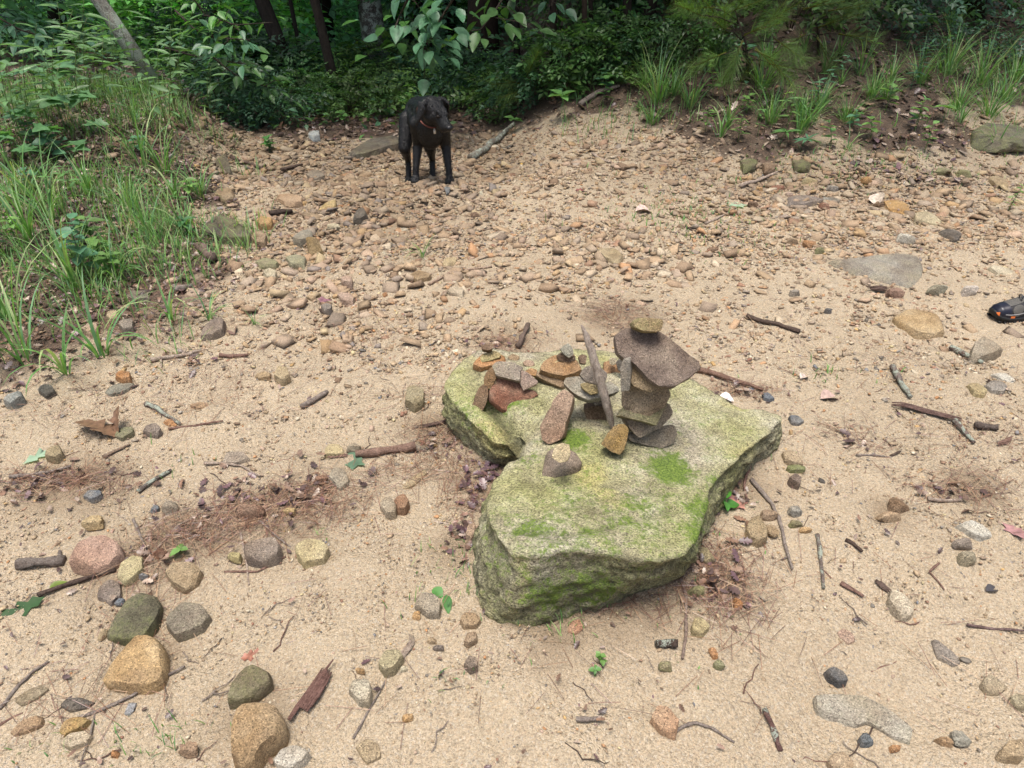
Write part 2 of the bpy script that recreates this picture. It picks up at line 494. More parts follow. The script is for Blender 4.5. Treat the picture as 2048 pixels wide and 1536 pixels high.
# ------------------------------------------------------------------ the mossy boulder (rings lofted between its top rim and its foot)
BC = atz(1190, 850, .2)
# rim: u, v, z of the rim, then u, v of the foot (None: hidden, the foot is set in below the rim)
RIM = [(888, 768, .16, (898, 842)), (905, 797, .155, (915, 862)), (938, 838, .15, (945, 893)), (975, 868, .14, (978, 918)), (1010, 895, .13, (1004, 933)), (1030, 897, .15, (1020, 943)),
       (1028, 908, .17, (1016, 952)), (1005, 938, .18, (995, 972)), (985, 965, .19, (980, 1015)), (973, 1010, .205, (962, 1080)), (980, 1050, .22, (950, 1135)), (1000, 1085, .235, (950, 1180)), (1030, 1103, .245, (960, 1232)),
       (1070, 1112, .25, (985, 1262)), (1120, 1100, .25, (1050, 1262)), (1180, 1098, .245, (1120, 1243)), (1240, 1112, .235, (1190, 1215)), (1310, 1120, .225, (1250, 1182)),
       (1365, 1112, .21, (1330, 1158)), (1398, 1075, .20, (1380, 1130)), (1405, 1030, .19, (1400, 1080)), (1420, 975, .18, (1425, 1030)), (1455, 935, .17, (1465, 985)), (1500, 893, .155, (1508, 938)),
       (1540, 868, .145, (1545, 905)), (1562, 834, .135, (1560, 872)), (1530, 822, .135, None), (1475, 818, .14, None), (1440, 790, .15, None), (1385, 757, .16, None), (1330, 722, .165, None), (1260, 706, .16, None),
       (1180, 700, .15, None), (1090, 703, .15, None), (1020, 703, .15, None), (975, 695, .155, None), (930, 712, .16, None), (902, 738, .16, None)]
NA, NR = 280, 90
def build_boulder():
    rim = np.array([atz(u, v, z) for u, v, z, f in RIM])
    foot = []
    for (u, v, z, f), P in zip(RIM, rim):
        if f: Q = atz(f[0], f[1], .0); Q[2] = h1(Q[0], Q[1]) - .03
        else:
            d = (P - BC); d[2] = 0; d /= np.linalg.norm(d); Q = P + d * .015; Q[2] = h1(Q[0], Q[1]) - .03
        foot.append(Q)
    foot = np.array(foot)
    n = len(rim)
    both = np.concatenate([rim, foot], 1); both = np.concatenate([both, both[:1]])
    rb = resample(both, NA + 1)[:-1]
    # soften corners a little
    for _ in range(2): rb = .5 * rb + .25 * (np.roll(rb, 1, 0) + np.roll(rb, -1, 0))
    rim, foot = rb[:, :3], rb[:, 3:]
    rings, side = [], []
    zc = .200
    for k in range(1, 62):
        t = k / 62.0
        P = BC + (rim - BC) * t
        zz = zc + (rim[:, 2] - zc) * t ** 1.6
        zz = zz - .003 * ss(.97, 1.0, t)
        P[:, 2] = zz
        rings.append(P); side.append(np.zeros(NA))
    for k in range(0, NR - 61):
        t = k / (NR - 62.0)
        P = rim * (1 - t) + foot * t
        P[:, 2] = rim[:, 2] - .003 + (foot[:, 2] - rim[:, 2] + .003) * t
        out_ = rim - BC; out_[:, 2] = 0; out_ /= np.linalg.norm(out_, axis=1)[:, None]
        P = P + out_ * (.010 * math.sin(math.pi * t) - .012 * math.sin(math.pi * min(1, t * 3.2)))
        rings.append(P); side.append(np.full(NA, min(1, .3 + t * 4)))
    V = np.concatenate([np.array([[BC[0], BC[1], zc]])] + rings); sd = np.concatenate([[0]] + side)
    nr = len(rings)
    F = []
    I = 1 + np.arange(nr * NA).reshape(nr, NA); J = np.roll(I, -1, 1)
    F = np.concatenate([np.stack([np.zeros(NA, int), I[0], J[0]], 1),
                        np.stack([I[:-1].ravel(), I[1:].ravel(), J[1:].ravel()], 1), np.stack([I[:-1].ravel(), J[1:].ravel(), J[:-1].ravel()], 1)])
    me0 = mk('t', V, F, None, link=False, smooth=True)
    N = np.empty(len(V) * 3, np.float32); me0.vertices.foreach_get('normal', N); N = N.reshape(-1, 3); bpy.data.meshes.remove(me0)
    # the groove that runs in from the notch, a step beside it, and ledges on the front
    def seg(pts):
        d = np.full(len(V), 9.0)
        Q = np.array([atz(u, v, .16)[:2] for u, v in pts]); p = V[:, :2]
        for a, b in zip(Q[:-1], Q[1:]):
            t = np.clip(((p - a) @ (b - a)) / ((b - a) @ (b - a)), 0, 1)
            d = np.minimum(d, np.linalg.norm(p - (a + t[:, None] * (b - a)), axis=1))
        return d
    gd = seg([(1030, 915), (1018, 870), (1000, 838), (975, 812)])
    g2 = seg([(1020, 900), (1040, 862), (1075, 838), (1110, 812)])
    warp = .012 * fbm(V, 9, 3, 77)
    carve = .045 * np.exp(-((gd + warp) / .028) ** 2) + .022 * np.exp(-((g2 + warp) / .03) ** 2)
    lay = V.copy(); lay[:, 2] *= 3.0
    rough = .010 * fbm(V, 4.5, 4, 41) + .007 * np.abs(fbm(lay, 13, 4, 43)) + .0045 * fbm(V, 40, 3, 47)
    ledge = fbm(lay, 16, 2, 51); ledge = np.floor(ledge * 3) / 3 - ledge
    amp = .6 + 1.1 * sd
    V = V + N * (rough * amp - carve + .011 * ledge * (.3 + 1.0 * sd))[:, None]
    low = sd < .26
    # furrow under the front rim and ragged flakes on the lower top
    fl = seg([(1010, 1095), (1110, 1112), (1200, 1095), (1290, 1060), (1340, 1040)])
    V[:, 2] -= np.where(low, .012 * np.exp(-((fl + warp) / .014) ** 2), 0)
    fl2 = seg([(1120, 1050), (1200, 1030), (1280, 1005), (1330, 1010)])
    V[:, 2] -= np.where(low, .007 * np.exp(-((fl2 + warp * 1.5) / .009) ** 2), 0)
    moss = np.zeros(len(V))
    for u, v, r, a in [(1340, 940, .07, .75), (1330, 960, .05, .5), (1150, 885, .05, .7), (1120, 850, .04, .4), (1060, 1080, .06, .6), (1040, 1130, .07, .7), (1130, 1130, .08, .65), (1180, 1090, .06, .6),
                       (1230, 1060, .06, .5), (1270, 1020, .05, .45), (1180, 1170, .09, .55), (1100, 1190, .08, .5), (1420, 1020, .07, .6), (1400, 1070, .06, .5), (1390, 960, .08, .25), (1030, 800, .06, .4),
                       (1060, 920, .05, .35), (980, 790, .05, .4), (1000, 1060, .07, .35), (1090, 870, .05, .3), (1000, 720, .08, .3), (1450, 960, .06, .45), (1200, 1000, .07, .25), (1240, 1130, .07, .4), (1150, 1040, .2, .26), (1340, 990, .16, .27), (1150, 1150, .2, .36), (1280, 1080, .14, .3), (960, 800, .14, .22), (1420, 860, .16, .16)]:
        Q = atz(u, v, .19 if v < 1110 else .12)
        moss = np.maximum(moss, min(1, a * 1.25) * np.exp(-np.sum((V - Q) ** 2, 1) / (2 * (r * .85) ** 2)))
    crack = np.maximum(.9 * np.exp(-(gd / .018) ** 2), .45 * np.where(low, np.exp(-((fl + warp) / .008) ** 2), 0))
    crack = np.maximum(crack, .4 * np.where(low, np.exp(-((fl2 + warp * 1.5) / .006) ** 2), 0))
    base = BC.copy(); base[2] = 0
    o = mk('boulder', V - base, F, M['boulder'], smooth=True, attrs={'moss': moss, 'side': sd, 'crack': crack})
    o.location = base
    tag(o, 'large flat mossy boulder that carries all the stacked stone cairns', 'boulder')
    return V
BV = build_boulder()
def boulder_top(x, y):
    d = (BV[:, 0] - x) ** 2 + (BV[:, 1] - y) ** 2
    k = np.argsort(d)[:6]; return float(BV[k, 2].max())

# ------------------------------------------------------------------ stones
PAL = dict(tan=(.40, .30, .185), ochre=(.46, .30, .13), orange=(.42, .22, .10), pink=(.42, .31, .235), pale=(.54, .48, .36), grey=(.29, .27, .235), dark=(.125, .115, .10),
           blue=(.155, .17, .19), brown=(.21, .14, .09), red=(.24, .115, .075), green=(.27, .26, .15), white=(.60, .57, .50), yellow=(.50, .42, .24), greybrown=(.235, .20, .165), cairnbrown=(.17, .13, .105), tanbrown=(.33, .24, .15), soot=(.05, .05, .05))

def slab_mesh(poly, p, nrm, thick, bs=1.0, down=None, dome=.08, seed=0, rough=1.0, NAs=56, name='stone', shift=(0, 0, 0), chip=.74):
    """poly: photo outline of the face that shows; it lies on the plane (p, nrm); the body runs back from it by thick"""
    nrm = np.asarray(nrm, float); nrm /= np.linalg.norm(nrm)
    Q = np.array([atplane(u, v, p, nrm) for u, v in poly])
    Q = np.concatenate([Q, Q[:1]]); Q = resample(Q, NAs + 1)[:-1]
    Q = .8 * Q + .1 * (np.roll(Q, 1, 0) + np.roll(Q, -1, 0))
    c = Q.mean(0)
    size = np.linalg.norm(Q - c, axis=1).mean()
    down = -nrm if down is None else np.asarray(down, float) / np.linalg.norm(down)
    rings = []
    for s in (.2, .4, .6, .78, .9, .965, 1.0):
        P = c + (Q - c) * s + nrm * dome * size * (1 - s * s)
        rings.append(P)
    cb = c + down * thick + np.asarray(shift, float)
    for t in (.06, .15, .3, .5, .7, .88, 1.0):
        sc = 1 + (bs - 1) * t + .05 * math.sin(math.pi * t)
        P = (c + down * thick * t + np.asarray(shift, float) * t) + (Q - c) * sc
        rings.append(P)
    for s in (.9, .6, .3): rings.append(cb + (Q - c) * bs * s + down * .06 * size * (1 - s))
    V = np.concatenate([[c + nrm * dome * size]] + rings + [[cb + down * .06 * size]])
    nr = len(rings); I = 1 + np.arange(nr * NAs).reshape(nr, NAs); J = np.roll(I, -1, 1); L = len(V) - 1
    F = np.concatenate([np.stack([np.zeros(NAs, int), I[0], J[0]], 1), np.stack([I[:-1].ravel(), I[1:].ravel(), J[1:].ravel()], 1), np.stack([I[:-1].ravel(), J[1:].ravel(), J[:-1].ravel()], 1),
                        np.stack([np.full(NAs, L), J[-1], I[-1]], 1)])
    area = 0
    e1 = Q - c; area = np.sum(np.cross(e1, np.roll(e1, -1, 0)) @ nrm)
    if area < 0: F = F[:, ::-1]
    cen = V.mean(0); N = V - cen; N /= np.linalg.norm(N, axis=1)[:, None] + 1e-9
    r = (fbm(V + seed * 3.1, 1.3 / size, 3, seed) * .045 + np.abs(fbm(V + seed, 4.0 / size, 3, seed + 5)) * .035) * size * rough
    lay = V.copy(); lay[:, 2] *= 2.5
    st = fbm(lay, 3.0 / size, 2, seed + 9); st = np.floor(st * 2.5) / 2.5 - st
    V = V + N * (r + st * .05 * size * rough)[:, None]
    g = np.random.default_rng(seed + 500)
    for q in range(12):
        a = g.uniform(0, 6.3); e = g.uniform(.45, 1.2) if q < 8 else g.uniform(-.1, .25)
        m = np.array([math.cos(a) * math.cos(e), math.sin(a) * math.cos(e), math.sin(e)])
        dd = (V - c) @ m; h = dd.max() * (g.uniform(chip, .98) if q < 8 else g.uniform(.88, .98))
        V = V - np.maximum(dd - h, 0)[:, None] * m * .9
    return V, F, c

def tint(c, seed, s=.08):
    r = np.random.default_rng(seed); f = 1 + r.uniform(-s, s)
    return np.clip(np.array(c) * f * (1 + r.uniform(-.04, .04, 3)), .01, .9)

def place_mesh(name, V, F, mat, color, label, cat, group=None, moss=0.0, smooth=2):
    b = V.mean(0); b[2] = V[:, 2].min()
    o = mk(name, V - b, F, mat, smooth=smooth); o.location = b
    o.color = (*color, 1)
    if moss: o['moss'] = float(moss)
    tag(o, label, cat, group)
    return o

# --- the cairns. zoomed pixel (x, y) of the crop 900..1450 x 620..930 -> photo pixel
def cz(pts): return [(900 + x / 3.724, 620 + y / 3.724) for x, y in pts]
_seed = [100]
def cairn(label, pts, anchor, n, thick, col, bs=1.0, dome=.05, moss=0, rough=1.0, down=None, y=None, group='stones stacked on the mossy boulder', shift=(0, 0, 0)):
    """anchor: world y of the face's middle"""
    _seed[0] += 1
    poly = cz(pts)
    cu = np.mean([q[0] for q in poly]); cv = np.mean([q[1] for q in poly])
    p = aty(cu, cv, anchor)
    V, F, c = slab_mesh(poly, p, n, thick, bs, down, dome, _seed[0], rough, shift=shift, chip=.90)
    return place_mesh('stone', V, F, M['rock'], tint(PAL[col] if isinstance(col, str) else col, _seed[0], .05), label, 'stone', group, moss)

def yz(u, v, z): return float(atz(u, v, z)[1])
UPF = (0, -.55, .83)     # a top seen at a slant
FRT = (0, -.92, .38)     # a front face
# cluster on the far lobe
Y1 = yz(978, 745, .165)
cairn('flat orange block at the foot of the small three stone pile', [(165, 398), (245, 325), (330, 318), (415, 345), (405, 390), (300, 412), (235, 428)], Y1 + .03, (0.05, -.25, .96), .034, 'orange', 1.0)
cairn('yellowish flat stone in the middle of the small three stone pile', [(225, 345), (260, 322), (330, 300), (382, 325), (370, 352), (300, 375), (235, 388)], Y1 + .035, UPF, .03, 'yellow', .9, moss=.35)
cairn('tiny dark brown cap on the small three stone pile', [(228, 262), (265, 250), (315, 262), (318, 290), (280, 300), (235, 290)], Y1 + .04, UPF, .028, 'brown', .8)
Y2 = yz(1015, 820, .15)
cairn('dark red brown slab propped under two paler stones', [(285, 655), (300, 600), (345, 500), (400, 485), (520, 520), (570, 590), (640, 600), (665, 628), (560, 690), (410, 762), (350, 720)], Y2 + .02, (0.1, -.62, .78), .055, 'red', .9)
cairn('pale grey green slab lying on the dark red stone', [(312, 415), (345, 382), (470, 380), (528, 440), (520, 530), (440, 510), (345, 490), (330, 450)], Y2 + .05, (0, -.6, .8), .035, (.38, .36, .29), .9, moss=.2)
cairn('small triangular pinkish stone beside the pale slab', [(530, 438), (600, 480), (665, 540), (620, 570), (548, 600), (522, 540)], Y2 + .035, (.1, -.75, .66), .03, (.40, .31, .25), .9)
cairn('brown stone standing upright behind the oval upright', [(245, 520), (265, 465), (310, 420), (345, 440), (345, 500), (320, 560), (285, 590), (255, 570)], Y2 + .045, (-.25, -.85, .45), .035, (.27, .17, .085), .85)
cairn('slim oval upright stone at the edge of the far lobe', [(163, 720), (180, 660), (205, 595), (245, 545), (275, 560), (288, 610), (275, 680), (240, 750), (215, 792), (170, 765)], Y2 + .015, (-.2, -.9, .4), .035, (.26, .185, .115), .85)
cairn('small pinkish pebble lying alone between two piles', [(542, 385), (570, 368), (620, 378), (634, 408), (600, 422), (555, 412)], yz(1058, 730, .165), UPF, .025, 'pink', .9)
# middle pile
Y3 = yz(1100, 788, .165)
cairn('long dark edged block lying under the orange wedge', [(608, 470), (680, 450), (800, 490), (860, 540), (830, 575), (750, 545), (660, 500)], Y3 + .025, (-.2, -.45, .85), .05, (.30, .22, .145), .95)
cairn('orange topped wedge block in the middle pile', [(655, 435), (690, 385), (760, 335), (860, 330), (940, 365), (982, 440), (930, 470), (850, 490), (740, 470)], Y3 + .045, (-.1, -.3, .94), .045, (.40, .245, .125), .95)
cairn('pale flat stone on the orange wedge', [(765, 385), (810, 358), (900, 385), (948, 425), (920, 448), (850, 445), (790, 415)], Y3 + .05, UPF, .022, 'yellow', .9)
cairn('thin brown stone under the upright grey cap', [(790, 350), (825, 325), (930, 335), (935, 370), (880, 390), (820, 378)], Y3 + .06, FRT, .03, 'brown', .9)
cairn('pointed grey green cap on the middle pile', [(822, 290), (850, 262), (885, 245), (918, 285), (918, 330), (888, 358), (850, 330)], Y3 + .055, (.1, -.8, .6), .028, (.42, .41, .33), .85)
# the table
Y4 = yz(1190, 850, .19)
cairn('round dark brown stone holding up the pale table slab', [(1000, 740), (1060, 715), (1140, 715), (1178, 760), (1170, 850), (1110, 872), (1045, 845), (1008, 790)], Y4 + .02, (0, -.98, .2), .06, (.20, .14, .09), .9)
cairn('thin flat stone lying on the boulder under the table slab', [(955, 900), (1000, 880), (1090, 885), (1126, 910), (1080, 950), (1010, 938)], Y4 - .01, (0, -.2, .98), .022, (.36, .35, .24), 1.0, moss=.3)
cairn('wide pale grey table slab bridged over the brown stone', [(830, 515), (890, 495), (965, 492), (1000, 525), (1120, 545), (1200, 530), (1262, 562), (1262, 600), (1200, 625), (1130, 655), (1030, 665), (960, 640), (915, 610), (860, 560)], Y4 + .02, (0.05, -.42, .9), .036, (.43, .40, .34), .85)
cairn('dark grey lump sitting on the table slab behind the driftwood', [(968, 480), (1000, 430), (1060, 410), (1130, 430), (1172, 470), (1160, 530), (1080, 552), (1000, 530)], Y4 + .045, (0, -.8, .6), .055, (.24, .22, .19), .9)
cairn('small yellowish stone tucked under the driftwood', [(968, 548), (1010, 535), (1100, 565), (1105, 620), (1050, 628), (985, 585)], Y4 - .01, (0, -.7, .7), .02, (.38, .31, .17), .9)
cairn('long reddish block leaning up against the table slab', [(668, 870), (700, 800), (770, 670), (850, 572), (890, 590), (918, 645), (905, 730), (860, 850), (850, 945), (740, 1002), (690, 965)], Y4 - .055, (-.25, -.72, .64), .05, (.36, .245, .17), .92)
# behind
Y5 = yz(1227, 755, .17)
cairn('orange block half hidden behind the driftwood', [(1145, 385), (1200, 375), (1290, 380), (1295, 460), (1275, 512), (1180, 505), (1150, 470)], Y5 + .02, (0, -.72, .7), .05, (.38, .22, .12), .95)
cairn('small whitish pebble on the half hidden orange block', [(1188, 372), (1205, 358), (1240, 362), (1242, 400), (1212, 415), (1190, 402)], Y5, FRT, .02, 'pale', .9)
cairn('small dark pebble wedged beside the tall cairn', [(1240, 395), (1262, 368), (1298, 372), (1298, 450), (1255, 455)], Y5 - .02, FRT, .025, 'dark', .9)
# shards crowded on the far lobe
for pts, yy_, n_, th_, c_, l_ in [
    ([(430, 345), (470, 325), (520, 345), (505, 375), (450, 372)], yz(1028, 715, .165), UPF, .02, 'tanbrown', 'small brown shard between the three stone pile and the middle pile'),
    ([(470, 430), (500, 405), (545, 425), (530, 450), (490, 450)], Y2 + .07, UPF, .02, 'greybrown', 'grey brown shard behind the pale slab'),
    ([(560, 455), (600, 430), (650, 445), (640, 490), (590, 485)], Y2 + .09, (0, -.7, .7), .03, 'ochre', 'ochre shard behind the triangular stone'),
    ([(955, 345), (990, 325), (1020, 345), (1010, 400), (970, 395)], Y3 + .06, (0, -.7, .7), .03, 'brown', 'brown shard behind the driftwood and the middle pile'),
    ([(300, 560), (340, 520), (350, 590), (315, 620)], Y2 + .035, (-.2, -.85, .4), .02, 'tan', 'tan sliver between the uprights and the red slab'),
    ([(1050, 640), (1110, 630), (1140, 690), (1080, 715)], Y4 - .0, (0, -.9, .4), .025, 'greybrown', 'grey shard wedged under the table slab')]:
    cairn(l_, pts, yy_, n_, th_, c_, .9)
# the tall cairn
Y6 = yz(1305, 893, .19)
G6 = 'stones of the tall cairn'
cairn('rounded grey base stone of the tall cairn', [(1318, 930), (1400, 905), (1520, 900), (1600, 860), (1672, 850), (1690, 920), (1672, 985), (1580, 1030), (1450, 1005), (1345, 975)], Y6 + .015, (.1, -.75, .66), .12, (.29, .26, .21), .9, group=G6)
cairn('dark stone tilted on the base of the tall cairn', [(1300, 825), (1400, 790), (1560, 740), (1640, 695), (1668, 760), (1640, 810), (1570, 880), (1480, 920), (1410, 952), (1350, 900)], Y6 + .01, (.1, -.9, .42), .11, (.25, .21, .17), .9, group=G6)
cairn('greenish slab second up in the tall cairn', [(1248, 785), (1285, 725), (1330, 700), (1500, 690), (1640, 690), (1600, 740), (1540, 860), (1420, 825), (1330, 805)], Y6, (0, -.75, .66), .09, (.31, .275, .17), .9, moss=.35, group=G6)
cairn('big squarish brown block in the middle of the tall cairn', [(1278, 620), (1300, 560), (1450, 560), (1632, 570), (1645, 640), (1600, 720), (1500, 790), (1400, 780), (1290, 735)], Y6 + .01, (-.1, -.93, .35), .11, (.31, .245, .165), .95, group=G6)
cairn('tan block leaning under the roof slab of the tall cairn', [(1318, 400), (1400, 385), (1500, 440), (1580, 560), (1500, 612), (1430, 590), (1365, 565), (1322, 500)], Y6 + .0, (-.1, -.85, .5), .10, (.37, .29, .18), .9, group=G6)
cairn('thin grey slab standing on edge beside the tan block', [(1268, 430), (1290, 372), (1340, 366), (1345, 480), (1335, 600), (1272, 610)], Y6 - .01, (-.3, -.93, .2), .07, (.30, .27, .235), .95, group=G6)
cairn('wide dark brown roof slab of the tall cairn', [(1210, 190), (1235, 150), (1330, 135), (1560, 150), (1620, 185), (1690, 255), (1780, 340), (1885, 410), (1800, 480), (1660, 570), (1560, 560), (1490, 520), (1380, 400), (1290, 350), (1235, 300)], Y6 + .03, (0.12, -.62, .78), .035, (.215, .165, .13), .92, dome=.03, group=G6)
cairn('green tinged tan cap stone on top of the tall cairn', [(1343, 90), (1385, 62), (1470, 58), (1585, 70), (1598, 105), (1580, 148), (1540, 162), (1440, 155), (1360, 122)], Y6 + .05, (0, -.75, .66), .045, (.36, .28, .15), .85, moss=.4, group=G6)
cairn('small yellow brown block leaning at the foot of the tall cairn', [(1125, 1000), (1170, 930), (1230, 850), (1300, 855), (1335, 885), (1318, 960), (1300, 1040), (1262, 1082), (1190, 1045)], Y6 - .055, (-.15, -.78, .6), .05, (.34, .235, .085), .92, group=G6)
def cz2(pts): return [((850 + x / 2.194 - 900) * 3.724, (600 + y / 2.194 - 620) * 3.724) for x, y in pts]
Y7 = yz(1125, 962, .19)
cairn('grey brown stone at the front of the boulder with a pale cap', cz2([(512, 775), (528, 715), (545, 665), (600, 640), (665, 675), (700, 735), (660, 768), (600, 792), (545, 802)]), Y7 + .03, (0, -.78, .62), .08, (.27, .225, .18), 1.0, dome=.5)
cairn('small pale cap on the grey brown front stone', cz2([(555, 690), (570, 640), (600, 628), (640, 632), (642, 670), (625, 705), (590, 715)]), Y7 - .035, (-.1, -.7, .7), .035, (.50, .41, .26), .85)

# --- faceted stone shapes shared by the loose stones
def facet(dirs, seed, planes=7, p=34, ax=(1, 1, 1)):
    r = np.random.default_rng(seed)
    n = r.normal(size=(planes, 3)); n /= np.linalg.norm(n, axis=1)[:, None]
    n = np.concatenate([n, [[0, 0, 1], [0, 0, -1], [1, .2, 0], [-1, .1, .2], [.1, 1, .1], [0, -1, .3]]]); n /= np.linalg.norm(n, axis=1)[:, None]
    h = r.uniform(.72, 1.05, len(n))
    q = np.clip(dirs @ n.T, 1e-4, None) / h
    rr = (q ** p).sum(1) ** (-1 / p)
    V = dirs * rr[:, None]
    V = V + dirs * (fbm(V + seed, 1.6, 3, seed) * .05 + fbm(V + seed, 5, 2, seed + 3) * .02)[:, None]
    V = V / np.abs(V).max(0)
    return V
def stone_me(seed, lod=3):
    d, F = (ICO4 if lod == 4 else ICO3 if lod == 3 else ICO2)
    return facet(d, seed), F
SHAPES = []
for s in range(16):
    V, F = stone_me(s * 7 + 1, 3)
    SHAPES.append(mk('stone', V, F, M['rock'], smooth=2, link=False))

BIGS = {}
def stone(u, v, wpx, hpx, col, label, flat=.55, rot=None, moss=0.0, tilt=0.0, sink=.25, cat='stone', group=None, own=True):
    """a loose stone whose visible box in the photo is wpx x hpx round (u, v)"""
    _seed[0] += 1; r = np.random.default_rng(_seed[0])
    P = at(u, v + hpx * .5); m = mpp(P)
    W = wpx * m
    dep = math.atan2(CAMZ - P[2], P[1])
    Hh = min(W * flat, hpx * m * .8 / math.cos(dep))
    L = (hpx * m - Hh * math.cos(dep) * .9) / math.sin(dep)
    L = float(np.clip(L, W * .45, W * 1.5))
    if own:
        V, F = stone_me(_seed[0], 4 if wpx > 60 else 3)
        me = mk('stone', V, F, M['rock'], smooth=2, link=False)
    else: me = SHAPES[_seed[0] % 16]
    o = ob('stone', me)
    g = np.array([P[0], P[1] + L * .5, 0])
    hz = Hh / (2 - 2 * sink) if sink < 1 else Hh
    o.scale = (W / 2, L / 2, hz)
    gz = h1(g[0], g[1])
    o.location = (g[0], g[1], gz + hz * (1 - 2 * sink))
    o.rotation_euler = (tilt, r.uniform(-.12, .12), rot if rot is not None else r.uniform(-.25, .25))
    o.color = (*tint(PAL[col] if isinstance(col, str) else col, _seed[0]), 1)
    if moss: o['moss'] = moss
    tag(o, label, cat, group)
    return o

def slab(poly, hgt, col, label, n=(0, 0, 1), bs=1.06, moss=0, dome=.05, group=None, rough=1.0, extra=.03, cat='stone', sc=None):
    """a stone lying on the ground whose top face has this outline (photo pixels)"""
    _seed[0] += 1
    if sc: poly = [(sc[0] + x / sc[2], sc[1] + y / sc[2]) for x, y in poly]
    cu = np.mean([q[0] for q in poly]); cv = np.mean([q[1] for q in poly])
    g = at(cu, cv); p = atz(cu, cv, g[2] + hgt)
    V, F, c = slab_mesh(poly, p, n, hgt + extra, bs, (0, 0, -1), dome, _seed[0], rough)
    return place_mesh('stone', V, F, M['rock'], tint(PAL[col] if isinstance(col, str) else col, _seed[0], .05), label, cat, group, moss)
Z1 = (0, 980, 2.763)
GA = None
slab([(365, 375), (400, 300), (490, 262), (580, 245), (650, 285), (662, 345), (600, 400), (520, 425), (420, 405)], .05, 'pink', 'large pinkish tan stone resting on a grey driftwood stub', (.05, -.2, .97), sc=Z1)
slab([(900, 430), (960, 390), (1060, 395), (1108, 440), (1080, 500), (1020, 545), (940, 490)], .035, 'tan', 'flat pinkish tan stone beside a tuft of red needles', (0, -.15, .98), sc=Z1)
slab([(1345, 300), (1420, 265), (1510, 245), (1545, 300), (1530, 350), (1440, 380), (1360, 360)], .05, 'greybrown', 'dark grey block with a rusty flank in the needle litter', (0, -.25, .97), sc=Z1)
slab([(1625, 285), (1680, 258), (1780, 268), (1820, 310), (1790, 375), (1680, 395), (1640, 340)], .04, 'yellow', 'pale yellow block beside the needle litter', (0, -.2, .98), sc=Z1)
slab([(580, 790), (620, 700), (690, 610), (780, 555), (850, 570), (878, 640), (850, 720), (790, 800), (680, 815)], .04, (.14, .125, .085), 'dark mossy stone above the orange wedge', (0, -.1, .99), moss=.45, sc=Z1)
slab([(915, 720), (940, 650), (1000, 615), (1100, 625), (1150, 680), (1130, 735), (1040, 775), (960, 800)], .035, (.24, .205, .155), 'speckled grey stone next to the dark mossy one', (0, -.1, .99), moss=.15, sc=Z1)
slab([(552, 1010), (620, 930), (700, 850), (760, 800), (850, 800), (895, 870), (905, 980), (880, 1050), (800, 1080), (680, 1065), (580, 1040)], .055, (.45, .32, .165), 'large orange wedge shaped stone with a twig in front', (0, -.1, .99), sc=Z1)
slab([(1255, 1150), (1280, 1060), (1350, 980), (1420, 955), (1480, 990), (1490, 1050), (1420, 1110), (1330, 1150)], .05, (.20, .165, .11), 'dark speckled stone touching the biggest orange block', (0, -.15, .98), moss=.3, sc=Z1)
slab([(1275, 1440), (1280, 1300), (1310, 1190), (1400, 1165), (1510, 1180), (1560, 1270), (1540, 1330), (1440, 1400), (1400, 1470), (1320, 1490)], .07, (.44, .32, .175), 'biggest orange tan block with a split lower flank', (0.05, -.1, .99), bs=1.12, sc=Z1)
slab([(1505, 1470), (1560, 1425), (1640, 1405), (1705, 1430), (1670, 1490), (1590, 1530), (1530, 1510)], .03, 'white', 'white and black speckled stone beside the biggest orange block', sc=Z1)
slab([(640, 465), (670, 400), (730, 355), (785, 365), (780, 430), (720, 490), (670, 495)], .03, 'yellow', 'pale yellowish stone crossed by a long bare twig', (0, -.1, 1), moss=.15, sc=Z1)
slab([(535, 590), (550, 520), (600, 490), (660, 510), (665, 580), (610, 625)], .012, 'greybrown', 'flat grey brown stone sunk above the mossy dark one', sc=Z1)
slab([(75, 1160), (130, 1110), (230, 1075), (265, 1095), (200, 1150), (120, 1195)], .012, (.27, .235, .15), 'flat grey green stone sunk in sand near crossed twigs', sc=Z1)
slab([(325, 1180), (360, 1150), (450, 1145), (520, 1170), (480, 1205), (380, 1215)], .015, 'dark', 'flat dark grey stone with red needles across it', sc=Z1)
slab([(50, 1330), (120, 1270), (220, 1240), (240, 1280), (160, 1330), (80, 1350)], .01, 'tan', 'low tan slab half buried below the dark grey stone', sc=Z1)
slab([(320, 1320), (360, 1265), (440, 1250), (500, 1265), (440, 1310), (350, 1350)], .015, 'ochre', 'ochre slab under the forked twig', sc=Z1, moss=.2)
slab([(330, 1395), (380, 1345), (460, 1330), (500, 1350), (470, 1390), (390, 1420)], .015, 'pale', 'pale grey slab beside the forked twig', sc=Z1)
Z4 = (1350, 980, 2.762)
slab([(775, 1130), (900, 1120), (1010, 1130), (1130, 1175), (1220, 1240), (1340, 1330), (1300, 1395), (1200, 1360), (1070, 1275), (990, 1300), (860, 1260), (790, 1190)], .018, (.40, .37, .30), 'broad grey and white bedrock slab half sunk in the sand', dome=.06, sc=Z4, moss=.1)
slab([(1185, 600), (1200, 545), (1260, 570), (1325, 630), (1320, 670), (1280, 690), (1220, 650)], .03, 'pale', 'pale yellow wedge with a strip of bark at its tip', (.1, -.1, 1), sc=Z4)
slab([(1410, 820), (1450, 830), (1530, 890), (1580, 940), (1550, 965), (1450, 920)], .01, 'grey', 'thin grey green stone flush with the sand', sc=Z4)
slab([(895, 790), (930, 760), (985, 790), (1000, 830), (960, 845), (910, 815)], .008, 'pink', 'pinkish stone flush with the sand', sc=Z4)
slab([(835, 985), (880, 975), (940, 1005), (958, 1045), (910, 1055), (860, 1025)], .025, 'blue', 'blue grey stone below a curled brown leaf stalk', sc=Z4)
